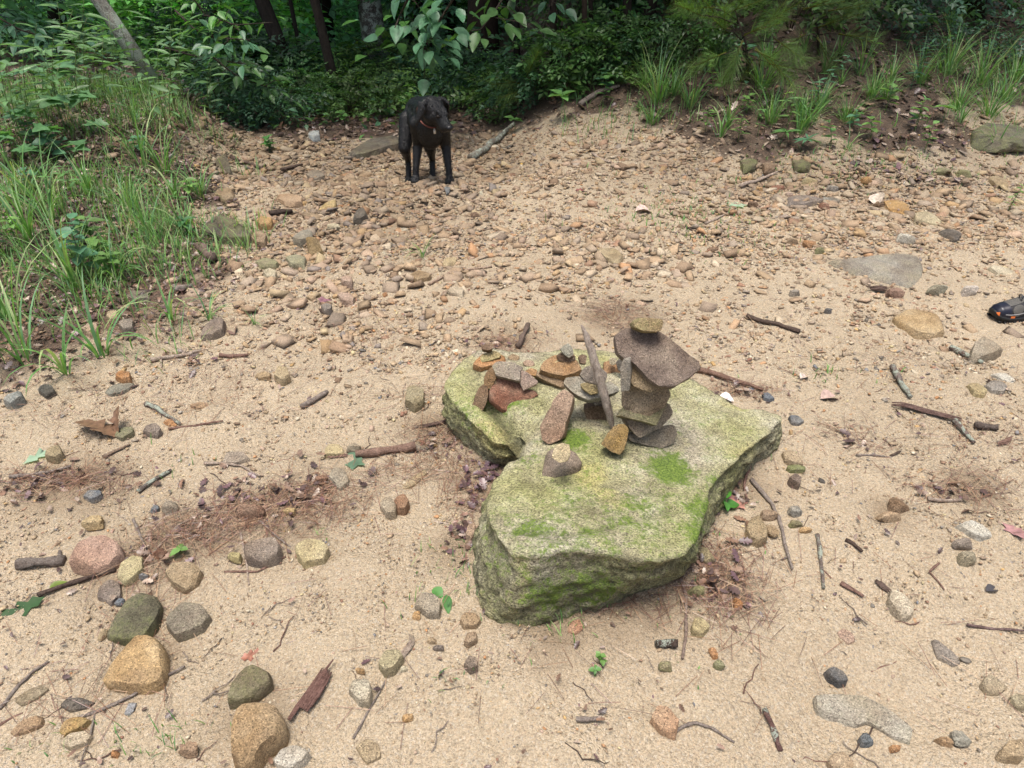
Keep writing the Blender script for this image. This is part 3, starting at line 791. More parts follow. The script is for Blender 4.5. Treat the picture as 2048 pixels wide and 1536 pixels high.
slab([(1560, 180), (1640, 165), (1720, 190), (1755, 245), (1700, 262), (1620, 225)], .02, 'white', 'layered whitish stone lying on coarse gravel', sc=Z4)
slab([(95, 740), (110, 700), (150, 700), (195, 750), (150, 785), (100, 775)], .025, 'yellow', 'pale angular stone beside the long upright twig', sc=Z4)
slab([(1700, 1060), (1730, 1015), (1790, 1030), (1850, 1090), (1790, 1120), (1730, 1105)], .015, (.42, .35, .24), 'flat tan stone half sunk near the frame edge', sc=Z4)
slab([(1850, 1140), (1900, 1115), (1960, 1150), (1960, 1200), (1900, 1185)], .02, (.42, .36, .26), 'tan slab next to the half sunk flat tan stone', sc=Z4)
slab([(1800, 1440), (1845, 1385), (1920, 1370), (1960, 1420), (1930, 1470), (1850, 1465)], .03, 'tan', 'rounded tan stone in the far corner gravel', sc=Z4)
slab([(395, 210), (420, 150), (460, 130), (500, 190), (512, 250), (470, 275), (420, 250)], .035, 'tan', 'long rounded tan stone beside the boulder', sc=Z4)
slab([(845, 1490), (870, 1455), (930, 1440), (990, 1500), (970, 1560), (890, 1560)], .02, 'tan', 'tan stone cut by the bottom edge of the picture', sc=Z4)
Z6 = (1350, 280, 2.934)
slab([(925, 700), (1000, 700), (1150, 680), (1300, 665), (1440, 655), (1465, 700), (1440, 800), (1420, 880), (1330, 860), (1260, 820), (1120, 790), (1000, 745)],   .025, (.31, .29, .245), 'broad grey slab with a wine red stained end, sunk in sand', (0, -.12, 1), bs=1.1, dome=.08, sc=Z6, moss=.15)
slab([(1408, 420), (1450, 412), (1520, 430), (1565, 475), (1550, 500), (1470, 480), (1415, 460)], .035, (.47, .41, .27), 'pale rounded block in the rubble at the foot of the bank', (0, -.2, 1), sc=Z6)
slab([(1225, 350), (1300, 340), (1370, 380), (1378, 430), (1320, 440), (1250, 400)], .02, 'ochre', 'flat ochre stone in the rubble at the foot of the bank', sc=Z6)
slab([(1555, 530), (1640, 515), (1690, 550), (1660, 580), (1600, 565)], .03, 'dark', 'dark wet looking stone with a thin tip in the rubble', sc=Z6)
slab([(1840, 735), (1900, 730), (1985, 760), (1975, 790), (1900, 785)], .02, 'pale', 'pale flat stone above the shoe', sc=Z6)
slab([(1300, 1010), (1400, 990), (1540, 995), (1590, 1040), (1580, 1110), (1530, 1140), (1420, 1120), (1330, 1070)], .04, (.47, .36, .20), 'large yellow tan stone lying alone with a dark underside', (0, -.15, 1), sc=Z6)
slab([(1840, 215), (1880, 200), (1950, 240), (1960, 275), (1890, 265)], .02, 'tan', 'tan slab tilted near the mossy bank slab', sc=Z6)
slab([(860, 335), (930, 330), (975, 350), (940, 365), (880, 360)], .01, 'grey', 'thin grey flake in the rubble below the bank', sc=Z6)
slab([(640, 345), (720, 325), (860, 320), (870, 350), (740, 375), (660, 370)], .02, 'greybrown', 'low grey stone with an orange back end', sc=Z6)
slab([(380, 115), (430, 100), (490, 110), (470, 150), (410, 160)], .012, (.15, .145, .10), 'mossy dark slab at the foot of the leaf bank', sc=Z6, moss=.5)
slab([(515, 135), (560, 122), (595, 140), (580, 165), (530, 165)], .015, 'brown', 'brown stone beside the mossy dark slab', sc=Z6)
slab([(690, 120), (740, 105), (800, 125), (790, 155), (710, 150)], .012, (.17, .165, .10), 'green tinged stone under the weeds of the bank', sc=Z6, moss=.6)
slab([(1943, 275), (1950, 250), (1990, 243), (2060, 255), (2060, 285), (2000, 285)], .045, (.17, .16, .12), 'mossy grey slab on the bank under grass', (0, -.1, 1), moss=.5, dome=.03, rough=1.8)
Z5 = (1400, 580, 3.1605)
slab([(1715, 400), (1740, 330), (1800, 285), (1880, 315), (1925, 360), (1880, 385), (1800, 410), (1740, 430)], .05, (.30, .265, .21), 'pointed grey brown stone near the shoe', (0, -.3, .95), sc=Z5)
slab([(1690, 590), (1760, 585), (1820, 630), (1800, 660), (1740, 640)], .02, 'yellow', 'pale yellow slab beside a grey flake', sc=Z5)
slab([(1800, 590), (1870, 560), (1950, 590), (1920, 640), (1850, 630)], .02, 'grey', 'grey flake with dark bark along its edge', sc=Z5)
slab([(1840, 525), (1920, 520), (2000, 560), (1980, 590), (1900, 560)], .015, 'white', 'whitish flake above the grey flake', sc=Z5)
slab([(565, 790), (610, 785), (660, 825), (620, 845), (580, 825)], .015, 'blue', 'blue grey flat stone at the tip of the boulder', sc=Z5)
slab([(395, 645), (430, 645), (475, 685), (440, 690), (405, 680)], .015, 'blue', 'blue grey chip at the end of the brown stick', sc=Z5)
slab([(525, 1020), (570, 1005), (640, 1050), (655, 1085), (600, 1090), (540, 1060)], .03, 'tan', 'round tan stone with a moss edge by the boulder corner', sc=Z5)
slab([(545, 1110), (590, 1098), (670, 1115), (660, 1135), (580, 1135)], .02, 'green', 'flat green tinged stone by the boulder corner', sc=Z5, moss=.6)
slab([(565, 1180), (600, 1155), (645, 1180), (635, 1215), (590, 1200)], .025, 'greybrown', 'small grey brown stone below the green tinged one', sc=Z5)
Z3 = (400, 240, 2.926)
slab([(840, 180), (900, 145), (1000, 110), (1200, 75), (1205, 130), (1100, 150), (980, 190), (900, 205)], .07, (.13, .12, .10), 'long grey rock ledge crossing the gully behind the dog', (0, -.25, 1), sc=Z3, moss=.2)
slab([(630, 78), (650, 58), (695, 62), (698, 85), (660, 92)], .05, (.42, .45, .48), 'pale blue grey rock at the dark forest edge', sc=Z3)
slab([(0, 640), (20, 560), (120, 545), (220, 590), (290, 640), (280, 690), (180, 690), (60, 660)], .07, (.10, .09, .075), 'big dark mossy rock at the edge of the grass', (0, -.2, 1), moss=.35, sc=Z3)
slab([(620, 690), (650, 668), (690, 690), (715, 755), (690, 780), (640, 785)], .05, (.36, .245, .12), 'upright brown wedge standing in the rubble', (-.1, -.85, .4), sc=Z3)
slab([(680, 530), (740, 480), (795, 455), (790, 500), (740, 545)], .05, (.45, .33, .15), 'yellow wedge tipped up in the gully', (-.2, -.6, .75), sc=Z3)
slab([(895, 570), (920, 520), (960, 510), (980, 545), (940, 575)], .045, 'dark', 'dark grey stone standing up in the gully', (0, -.4, .9), sc=Z3)
slab([(430, 440), (520, 428), (600, 445), (590, 475), (500, 480)], .03, 'tan', 'layered tan slab in the gully', sc=Z3)
slab([(830, 340), (870, 308), (910, 325), (905, 360), (860, 365)], .04, 'tanbrown', 'blocky brown stone in the gully', (0, -.4, .9), sc=Z3)
slab([(610, 310), (650, 285), (720, 295), (730, 325), (660, 340)], .035, (.2, .18, .14), 'dark rounded stone in the upper gully', sc=Z3)
slab([(90, 310), (95, 220), (115, 165), (140, 180), (180, 280), (170, 320)], .05, (.19, .165, .13), 'dark jagged stone standing in the gully bank', (.2, -.85, .5), sc=Z3, moss=.3)
slab([(85, 430), (110, 395), (190, 400), (200, 430), (130, 445)], .03, 'tanbrown', 'tan slab poking out of the gully bank', sc=Z3)
slab([(300, 680), (330, 640), (385, 660), (380, 710), (330, 715)], .05, 'tanbrown', 'angular tan block beside the big dark mossy rock', (0, -.4, .9), sc=Z3)
slab([(320, 585), (350, 562), (420, 568), (415, 600), (350, 605)], .03, 'ochre', 'ochre slab beside a charred chunk in the gully', sc=Z3)
slab([(540, 685), (580, 650), (650, 640), (655, 670), (590, 700)], .03, 'grey', 'flat grey stone behind the upright brown wedge', sc=Z3)
slab([(500, 800), (560, 780), (615, 800), (605, 840), (530, 835)], .03, (.33, .3, .22), 'grey green stone below the upright brown wedge', sc=Z3, moss=.2)
slab([(368, 880), (400, 860), (445, 880), (440, 915), (390, 915)], .035, 'pale', 'pale block at the lower edge of the rubble', (0, -.3, .95), sc=Z3)
slab([(320, 820), (370, 805), (460, 820), (440, 845), (350, 845)], .02, 'green', 'flat greenish stone at the edge of the litter', sc=Z3, moss=.3)
slab([(1225, 905), (1270, 880), (1350, 890), (1340, 920), (1270, 930)], .03, 'tanbrown', 'rounded brown stone in the sandy rubble', sc=Z3)
slab([(820, 925), (860, 900), (890, 915), (885, 945), (840, 940)], .03, 'pink', 'pinkish block in the sandy rubble', sc=Z3)
slab([(805, 1010), (860, 1005), (905, 1030), (890, 1060), (830, 1050)], .025, 'pink', 'broad pinkish stone in the sandy rubble', sc=Z3)
slab([(705, 1080), (730, 1062), (770, 1075), (765, 1105), (725, 1108)], .03, 'greybrown', 'small dark grey block near the sandy rubble', sc=Z3)
slab([(1445, 990), (1490, 970), (1545, 985), (1535, 1015), (1470, 1012)], .02, 'pale', 'pale lumpy stone in the sandy rubble', sc=Z3)
slab([(1415, 840), (1440, 805), (1505, 800), (1490, 840), (1440, 855)], .02, 'yellow', 'pale yellow flat stone in the gravel', sc=Z3)
slab([(2325, 780), (2330, 740), (2420, 745), (2480, 800), (2440, 830)], .015, 'tan', 'wide flat tan slab in the middle of the gravel slope', sc=Z3)
Z2 = (0, 480, 2.844)
slab([(1140, 535), (1170, 480), (1220, 435), (1270, 440), (1265, 500), (1210, 530)], .04, 'greybrown', 'grey brown wedge beside a bent grass blade', (0, -.2, 1), sc=Z2)
slab([(670, 470), (700, 440), (755, 450), (750, 490), (700, 500)], .035, 'greybrown', 'grey rounded stone in the leaf litter', sc=Z2)
slab([(465, 505), (490, 470), (550, 468), (555, 500), (510, 525)], .025, 'pink', 'flat pinkish stone in the leaf litter', sc=Z2)
slab([(600, 425), (615, 400), (660, 400), (665, 430), (625, 445)], .03, 'tan', 'tan stone behind the grey rounded stone', sc=Z2)
slab([(15, 905), (40, 880), (115, 850), (122, 880), (60, 925)], .04, (.27, .28, .27), 'blue grey block at the margin of the litter', (0, -.3, 1), sc=Z2)
slab([(215, 850), (240, 820), (290, 822), (312, 850), (260, 880)], .025, 'dark', 'dark round stone under the grass', sc=Z2)
slab([(590, 855), (640, 825), (740, 800), (780, 815), (720, 845), (620, 880)], .01, (.24, .235, .19), 'flat grey shale flush with the ground', sc=Z2)
slab([(650, 765), (670, 738), (735, 750), (735, 778), (690, 785)], .025, 'orange', 'small orange stone above the grey shale', sc=Z2)
slab([(710, 310), (740, 285), (830, 290), (850, 325), (760, 335)], .02, 'greybrown', 'flat grey stone in the grassy litter', sc=Z2)
slab([(1555, 760), (1580, 715), (1630, 720), (1645, 765), (1600, 790)], .03, 'tan', 'round tan stone beside a lower flat one', sc=Z2)
slab([(1445, 765), (1480, 745), (1540, 750), (1530, 775), (1470, 782)], .015, 'tan', 'low flat tan stone near the round tan one', sc=Z2)
slab([(810, 1085), (830, 1050), (880, 1030), (915, 1070), (890, 1100)], .03, 'greybrown', 'dark grey stone beside the lichen twig', sc=Z2)
slab([(645, 1110), (680, 1070), (750, 1060), (755, 1090), (690, 1125)], .02, (.22, .22, .15), 'green grey stone behind the curled brown leaf', sc=Z2, moss=.3)
slab([(250, 1215), (280, 1170), (335, 1165), (350, 1205), (310, 1235)], .03, (.30, .26, .15), 'rounded greenish stone beside the white lobed leaf', sc=Z2)
slab([(470, 1450), (500, 1420), (570, 1420), (575, 1445), (520, 1475)], .02, 'blue', 'wet blue grey stone near the needle heap', sc=Z2)
slab([(1080, 935), (1110, 918), (1180, 925), (1190, 945), (1130, 960)], .015, 'tan', 'oval tan stone flush in the sand', sc=Z2)
slab([(1840, 1205), (1870, 1160), (1940, 1160), (1955, 1210), (1880, 1220)], .025, 'yellow', 'bright yellowish stone above the split branch', sc=Z2)
slab([(1870, 1340), (1890, 1290), (1960, 1300), (1985, 1370), (1930, 1405)], .025, (.33, .30, .22), 'grey green stone in the needle mat', sc=Z2)
slab([(1255, 1260), (1300, 1195), (1380, 1200), (1420, 1240), (1340, 1265)], .012, (.33, .28, .22), 'flat brownish flake beside the curved twig', sc=Z2)
Z8 = (600, 560, 2.4775)
slab([(522, 590), (530, 530), (570, 512), (612, 540), (610, 590), (565, 612)], .035, (.34, .30, .19), 'round greenish tan cobble near the far lobe of the boulder', sc=Z8)
slab([(398, 1110), (415, 1075), (450, 1070), (475, 1110), (470, 1145), (430, 1150)], .03, (.39, .32, .24), 'greyish tan cobble of a touching pair', sc=Z8)
slab([(465, 1090), (485, 1062), (520, 1060), (540, 1090), (520, 1125), (480, 1125)], .03, (.33, .19, .11), 'reddish brown cobble of a touching pair', sc=Z8)
slab([(820, 1255), (835, 1210), (865, 1200), (875, 1240), (850, 1278)], .025, 'pink', 'small pink tan stone close to the boulder flank', sc=Z8)
slab([(485, 1035), (540, 985), (620, 935), (628, 955), (570, 1010), (510, 1040)], .008, 'tan', 'long low tan stone flush in the sand', sc=Z8)
Z7 = (600, 1180, 2.56)
slab([(245, 500), (280, 450), (350, 450), (362, 500), (350, 560), (300, 560)], .03, 'pale', 'pale squarish stone near a thin twig', sc=Z7)
slab([(400, 360), (440, 300), (500, 290), (525, 325), (480, 390), (430, 405)], .035, (.37, .31, .19), 'rounded tan grey stone beside a strip of bark', (0, -.15, 1), sc=Z7)
slab([(585, 60), (620, 10), (680, 5), (718, 60), (710, 110), (650, 110)], .03, (.34, .315, .25), 'speckled grey green stone beyond the tan corner stone', sc=Z7)
slab([(820, 150), (840, 112), (900, 112), (928, 150), (900, 180), (840, 178)], .025, 'tan', 'tan stone at the front corner of the boulder', sc=Z7)
slab([(840, 255), (860, 210), (905, 215), (905, 250), (860, 270)], .025, 'tanbrown', 'brown stone below the tan corner stone', sc=Z7)
slab([(840, 370), (865, 335), (905, 345), (908, 385), (870, 400)], .025, 'greybrown', 'small dark tan stone alone on the sand', sc=Z7)
slab([(285, 800), (330, 755), (400, 780), (412, 850), (340, 885)], .008, 'tan', 'flat tan stone nearly buried at the bottom edge', sc=Z7)
slab([(1800, 650), (1830, 590), (1890, 590), (1940, 660), (1930, 735), (1850, 710)], .025, (.44, .28, .17), 'pinkish orange rounded triangle stone', sc=Z7)
slab([(1370, 210), (1390, 150), (1440, 145), (1450, 190), (1410, 222)], .015, (.42, .25, .15), 'small orange stone under the boulder front', sc=Z7)
for u, v, w_, h_, c_, l_ in [
    (1802, 1010, 36, 42, 'brown', 'brown stone leaning over a pit in the sand'), (1780, 1033, 46, 28, 'tan', 'tan rectangular stone lying at the sandy pit'),
    (1925, 1090, 42, 26, 'grey', 'grey stone just above a pale angular one'), (1937, 1118, 42, 32, (.40, .36, .27), 'pale angular stone just below a grey one'),
    (1538, 1030, 36, 28, 'tan', 'small tan stone touching the long rounded one'), (1546, 1064, 26, 32, 'tanbrown', 'small brown stone by the curved grey stick'),
    (1592, 1023, 32, 28, 'grey', 'light grey stone past the curved grey stick'), (1590, 1049, 30, 20, 'green', 'greenish flat stone past the curved grey stick'), (1610, 1063, 26, 15, 'ochre', 'small ochre stone past the curved grey stick'),
    (1414, 1112, 30, 40, (.34, .31, .19), 'rounded mossy tan stone among red needles'), (1480, 1207, 24, 28, 'orange', 'orange pebble ringed by red needles'), (1395, 1183, 40, 26, 'green', 'flat green grey stone by the upright twig'),
    (1733, 1482, 30, 30, 'blue', 'blue grey pebble below the bedrock slab'), (1792, 1498, 24, 18, 'orange', 'orange pebble below the bedrock slab'), (1440, 1330, 26, 24, 'green', 'greenish pebble below an orange sliver'),
    (1428, 1302, 18, 34, 'orange', 'orange sliver of stone on the sand'), (1890, 1484, 34, 26, (.40, .25, .14), 'rusty round stone beside a grey finger shaped one'), (1928, 1478, 36, 38, 'grey', 'grey finger shaped stone'),
    (1793, 585, 34, 26, (.30, .19, .15), 'dull pink stone at the end of the dark bark chunk'), (1876, 580, 38, 22, (.28, .26, .2), 'grey stone behind the yellow tan stone'), (1942, 583, 38, 20, 'white', 'small white stone above the shoe'),
    (1590, 587, 26, 14, 'grey', 'small grey stone on clean sand'), (1655, 622, 18, 11, 'blue', 'blue pebble on clean sand'), (1620, 487, 28, 20, 'orange', 'orange stone uphill of the grey slab'), (1640, 502, 24, 12, 'green', 'dark green flake uphill of the grey slab'),
    (1585, 483, 24, 16, 'tanbrown', 'round brown stone uphill of the grey slab'), (1652, 412, 22, 18, 'red', 'red brown stone in the rubble below the bank'), (1505, 410, 22, 15, 'brown', 'brown pebble below the pale leaf'),
    (1810, 478, 40, 22, 'white', 'pale grey cobble in the rubble'), (1620, 364, 30, 18, 'yellow', 'yellowish stone under the bank weeds'), (1733, 363, 22, 16, 'ochre', 'ochre pebble under the bank weeds'), (1665, 378, 26, 14, 'grey', 'grey stone under the bank weeds'),
    (1520, 380, 18, 12, 'ochre', 'small ochre stone at the tip of a pale stick'), (1885, 345, 34, 16, 'green', 'mossy stone at the bank edge'), (1930, 347, 34, 16, 'green', 'second mossy stone at the bank edge'),
    (318, 1105, 32, 30, 'red', 'rusty red stone among crossing twigs'), (470, 1117, 32, 26, 'yellow', 'yellow stone touching the dark grey block'), (184, 1046, 44, 36, 'yellow', 'pale stone under a thin twig'),
    (337, 1014, 38, 34, (.33, .32, .25), 'grey green stone next to a blue chip'), (308, 1017, 18, 18, 'blue', 'blue chip beside a grey green stone'), (288, 1154, 24, 16, 'blue', 'blue chip on the pinkish stones side'), (240, 1205, 22, 20, 'blue', 'blue grey chip above the mossy dark stone'),
    (200, 1270, 20, 28, 'tan', 'narrow tan stone beside the mossy dark stone'), (705, 895, 34, 26, (.33, .28, .2), 'brown grey stone beside the split branch'), (640, 960, 30, 22, (.25, .15, .10), 'purple brown stone in the needle mat'),
    (500, 1025, 62, 36, (.24, .135, .09), 'broad red brown stone in the needle mat'), (580, 1022, 26, 22, 'ochre', 'ochre pebble in the needle mat'), (376, 1502, 46, 38, (.38, .27, .18), 'pinkish brown stone at the bottom edge'), (228, 1510, 20, 18, 'orange', 'rust orange pebble at the bottom edge'),
    (258, 1412, 20, 44, (.38, .39, .38), 'slim blue white stone under the long twig'), (833, 1232, 18, 20, 'ochre', 'ochre pebble beside the speckled stone'), (863, 1282, 22, 18, 'tan', 'tan pebble of a small trio'), (877, 1298, 24, 14, 'greybrown', 'grey pebble of a small trio'),
    (807, 1339, 18, 16, 'pale', 'white round pebble beside the strip of bark'), (884, 1344, 12, 10, 'blue', 'pale blue pebble on open sand'), (815, 1436, 24, 18, 'ochre', 'ochre pebble on open sand'), (1333, 1333, 30, 24, 'green', 'mossy pebble near the broken black stick'),
    (720, 1344, 22, 12, 'ochre', 'small ochre pebble above the pale squarish stone'), ]:
    stone(u, v, w_, h_, c_, l_, moss=.4 if c_ == 'green' else 0)
# ------------------------------------------------------------------ sticks and bark
def tubepx(pts, wpx, taper=.6, sides=7, jit=.18, seed=0, flat=1.0, lift=.35, n=None, knots=True):
    r = np.random.default_rng(seed)
    W = [at(u, v) for u, v in pts]
    W = np.array(W)
    L = np.sum(np.linalg.norm(np.diff(W, axis=0), axis=1))
    m = mpp(W.mean(0)); R = wpx * m / 2
    n = n or int(np.clip(L / max(R * 2.2, .008), 6, 28))
    P = resample(W, n)
    P[:, :2] += fbm(P * 1.0, 14, 2, seed)[:, None] * R * .5 * r.uniform(-1, 1, (1, 2))
    P[:, 2] = H(P[:, 0], P[:, 1]) + R * flat * (1 - lift) + R * .4 + np.abs(r.normal(0, .15, n)) * R
    rr = R * np.linspace(1, taper, n) * (1 + (r.uniform(-.16, .2, n) if knots else 0))
    return P, rr, R
def stick(pts, wpx, label, mat='stick', color=(1, 1, 1), taper=.6, flat=1.0, name='stick', cat='stick', forks=(), group=None, jit=.18):
    _seed[0] += 1
    P, rr, R = tubepx(pts, wpx, taper, seed=_seed[0], flat=flat)
    if name.startswith('bark'):
        g = np.random.default_rng(_seed[0]); side = np.cross((P[-1] - P[0]) / np.linalg.norm(P[-1] - P[0]), [0, 0, 1.0]); bits = []
        for q in range(6):
            i0 = int(g.integers(0, max(1, len(P) // 3))); i1 = len(P) - int(g.integers(0, max(1, len(P) // 3)))
            if i1 - i0 < 3: i0, i1 = 0, len(P)
            Q = P[i0:i1] + side * R * (q - 2.5) * .34 + np.array([0, 0, R * .5 * math.cos((q - 2.5) * .6) * flat])
            bits.append((*tube(Q, rr[i0:i1] * g.uniform(.22, .48) * np.sin(np.linspace(.25, math.pi - .2, len(Q))) ** .6, 5, .25, _seed[0] + q, .7), (1, 1, 1)))
        V, F, _ = join(bits)
    else: V, F = tube(P, rr, 9 if wpx > 14 else 7, jit, _seed[0], flat)
    base = P[0].copy()
    root = mk(name, V - base, F, M[mat], smooth=wpx < 14); root.location = base; root.color = (*color, 1)
    tag(root, label, cat, group)
    for fk in forks:
        _seed[0] += 1
        P2, r2, _ = tubepx(fk, wpx * .6, .5, seed=_seed[0])
        V2, F2 = tube(P2, r2, 6, jit, _seed[0])
        b = mk('side_twig', V2 - base, F2, M[mat], smooth=True, parent=root); b.color = (*color, 1)
    return root
def C2(pts, z): return [(z[0] + x / z[2], z[1] + y / z[2]) for x, y in pts]
RB_ = (.75, .55, .5); DK = (.32, .27, .25); PL = (1.25, 1.2, 1.12); GR = (.85, .85, .85)
stick([(712, 914), (770, 908), (832, 900)], 15, 'split reddish branch lying beside a green lobed leaf', color=(.8, .62, .55), taper=1.05)
stick([(656, 916), (680, 913), (705, 916)], 10, 'loose strip of bark at the thick end of the split branch', color=RB_, flat=.5, name='bark_strip', cat='bark')
stick([(253, 1168), (308, 1107), (347, 1063), (391, 1034), (470, 1002)], 5, 'long bare pale twig running past the pinkish stones', color=PL)
stick([(268, 1041), (286, 1085), (308, 1121)], 6, 'short grey twig meeting the long bare pale one', color=GR)
stick([(78, 1193), (137, 1172), (185, 1155), (232, 1143)], 9, 'black barked stick below the pinkish tan stone', color=DK, taper=.9)
stick([(38, 1134), (80, 1130), (132, 1129)], 18, 'grey driftwood stub under the pinkish tan stone', mat='stick', color=(.62, .62, .62), taper=1.1, forks=[[(122, 1128), (123, 1106)]], jit=.28)
stick([(159, 1438), (192, 1427), (253, 1400), (300, 1374), (371, 1335)], 8, 'long forked twig below the orange wedge stone', color=GR, forks=[[(192, 1427), (181, 1476), (160, 1534)]])
stick([(0, 1421), (36, 1374), (65, 1346), (98, 1324)], 7, 'grey twig rising from the lower corner of the picture', color=GR)
stick([(0, 1452), (25, 1437), (48, 1428)], 6, 'short reddish twig crossing the corner twig', color=RB_)
stick([(592, 1450), (615, 1415), (640, 1372), (662, 1338), (678, 1326)], 27, 'broad piece of reddish bark split lengthwise', color=(.62, .42, .40), flat=.5, taper=.7, name='bark_piece', cat='bark', jit=.3)
stick([(449, 1145), (514, 1145), (572, 1114)], 5, 'thin brown twig below the dark grey block', color=RB_)
stick([(481, 1067), (492, 1120), (499, 1172)], 5, 'straight pale twig standing past the dark grey block', color=PL)
stick([(517, 1045), (550, 1070), (583, 1096)], 5, 'grey twig between the dark grey and pale yellow blocks', color=GR)
stick([(416, 1114), (440, 1093), (467, 1074)], 5, 'yellowish dry stem in the needle mat', color=(1.3, 1.05, .8))
stick([(772, 1356), (800, 1320), (826, 1293), (824, 1274)], 13, 'pale frayed strip of bark beside a rounded stone', color=PL, flat=.5, name='bark_strip', cat='bark')
stick([(707, 1479), (733, 1430), (752, 1398), (772, 1362)], 5, 'thin twig trailing from the pale frayed bark strip', color=GR)
stick([(1152, 1442), (1175, 1442), (1198, 1440)], 10, 'stubby grey twig alone on the sand', color=GR, taper=1)
stick([(1311, 1295), (1330, 1292), (1352, 1294)], 16, 'stubby black broken stick near a mossy pebble', color=DK, taper=.9, mat='stickl', jit=.3)
stick([(1357, 1150), (1372, 1197), (1372, 1270), (1364, 1320)], 8, 'upright looking twig with rootlets near the boulder', color=(.8, .72, .68))
stick([(1503, 962), (1543, 1010), (1565, 1065), (1584, 1142)], 9, 'long curved grey stick by the side of the boulder', color=GR, forks=[[(1576, 1115), (1563, 1121)]])
stick([(1634, 1074), (1640, 1132), (1647, 1179)], 9, 'straight grey stick with a lichen skin on clean sand', mat='stickl', color=GR)
stick([(1648, 1143), (1662, 1158)], 4, 'tiny brown twig touching the lichen skinned stick', color=RB_)
stick([(1690, 1083), (1706, 1091), (1723, 1107)], 9, 'short dark split twig above clean sand', color=DK)
stick([(1681, 1168), (1703, 1182), (1725, 1197)], 11, 'short piece of split brown wood on clean sand', color=RB_, flat=.6)
stick([(1749, 1165), (1765, 1177), (1782, 1190)], 13, 'rough bark strip above the pale yellow wedge', color=(.5, .42, .4), flat=.7, name='bark_strip', cat='bark')
stick([(1877, 1128), (1857, 1145), (1888, 1181)], 5, 'bent thin twig on the coarse gravel', color=RB_)
stick([(1933, 1252), (1987, 1261), (2052, 1264)], 7, 'purple brown twig running out at the frame edge', color=(.55, .45, .48))
stick([(1526, 1422), (1546, 1462), (1560, 1505)], 13, 'short barked stick with a bare white patch', color=(.6, .42, .42), mat='stickl', taper=.9)
stick([(1350, 1465), (1366, 1455), (1390, 1447), (1422, 1458), (1468, 1487)], 7, 'arched twig with a knobbly root end', color=GR)
stick([(1853, 1000), (1886, 1004), (1920, 1003)], 9, 'bleached stick below a heap of dead leaves', color=PL)
stick([(1492, 635), (1542, 650), (1599, 667)], 9, 'straight dark stick lying alone on clean sand', color=DK, taper=.9)
stick([(1390, 743), (1463, 764), (1525, 784)], 11, 'brown stick emerging from behind the tall cairn', color=(.7, .52, .45))
stick([(1784, 738), (1802, 773), (1818, 800)], 12, 'white speckled lichen stick above the bark plank', mat='stickl', color=(.8, .8, .8))
stick([(1780, 811), (1843, 824), (1922, 844)], 15, 'long flat plank of brown bark', color=(.5, .38, .37), flat=.45, name='bark_plank', cat='bark', taper=.9, jit=.25)
stick([(1906, 846), (1926, 868), (1947, 890)], 11, 'crooked lichen stick at the end of the bark plank', mat='stickl', color=(.75, .7, .7))
stick([(1947, 856), (1992, 861)], 13, 'dark grey chunk of wood near the bark plank', color=(.42, .4, .4), taper=1)
stick([(1992, 894), (2026, 879)], 10, 'reddish chunk of bark at the edge of the picture', color=RB_, name='bark_chunk', cat='bark')
stick([(1897, 699), (1930, 714), (1963, 730)], 10, 'scaly brown stick beside the pointed stone', color=(.65, .52, .48), mat='stickl')
stick([(1712, 912), (1783, 917)], 5, 'thin grey twig right of a small leaf heap', color=GR)
stick([(1965, 762), (1990, 776), (2011, 787)], 12, 'strip of black bark along the grey flake', color=DK, flat=.6, name='bark_strip', cat='bark')
stick([(1732, 583), (1758, 585), (1784, 583)], 19, 'dark ragged chunk of bark in front of the grey slab', color=(.4, .32, .3), flat=.6, name='bark_chunk', cat='bark', jit=.35)
stick([(1479, 377), (1515, 365), (1554, 348)], 8, 'pale bare stick at the foot of the leaf bank', color=PL)
stick([(1410, 450), (1433, 440), (1456, 428)], 5, 'pale thin twig below the light green leaf', color=PL)
stick([(1370, 454), (1400, 470), (1428, 486)], 4, 'thin dark twig among tiny green sprouts', color=DK)
stick([(302, 724), (352, 717), (404, 706)], 9, 'bleached stick at the margin of grass and sand', color=PL, forks=[[(322, 722), (324, 738)]])
stick([(440, 714), (470, 716), (499, 714)], 9, 'smooth reddish stick at the margin of the litter', color=RB_)
stick([(292, 812), (316, 821), (342, 838), (362, 853)], 10, 'lichen spotted crooked stick on bare sand', mat='stickl', color=(.75, .72, .7))
stick([(338, 860), (390, 854), (447, 844)], 5, 'thin straight twig below the lichen spotted stick', color=RB_)
stick([(605, 818), (630, 803), (656, 787)], 10, 'short straight grey stick alone in the gravel', color=GR, taper=.95)
stick([(207, 916), (234, 903), (260, 891)], 9, 'flat splinter below the curled brown leaf', color=(.75, .65, .55), flat=.5)
stick([(278, 988), (313, 962), (345, 944)], 11, 'grey speckled stick past the needle heap', mat='stickl', color=(.6, .6, .6))
stick([(21, 958), (88, 951), (144, 937)], 10, 'old grey stick on top of the needle heap', color=GR)
stick([(411, 928), (450, 930), (485, 935), (520, 955)], 6, 'curved pale twig with a dark tip', color=PL)
stick([(401, 501), (414, 512), (429, 526)], 19, 'short grey log end in the grassy litter', color=(.6, .52, .5), taper=.9)
stick([(352, 585), (370, 582), (387, 577)], 13, 'short grey stick in the grassy litter', color=GR)
stick([(943, 322), (981, 295), (1005, 275), (1029, 257)], 14, 'lichen covered branch lying beside the dog', mat='stickl', color=(.85, .95, .9))
stick([(858, 571), (896, 550), (940, 541), (984, 536)], 6, 'long thin straw coloured twig on the gravel slope', color=(1.25, 1.1, .95))
stick([(461, 317), (495, 330), (535, 344)], 8, 'dark branch stretched across the gully edge', color=DK)
stick([(540, 436), (562, 432), (586, 430)], 18, 'charred looking chunk of wood in the gully', color=(.22, .19, .18), flat=.8, jit=.3)
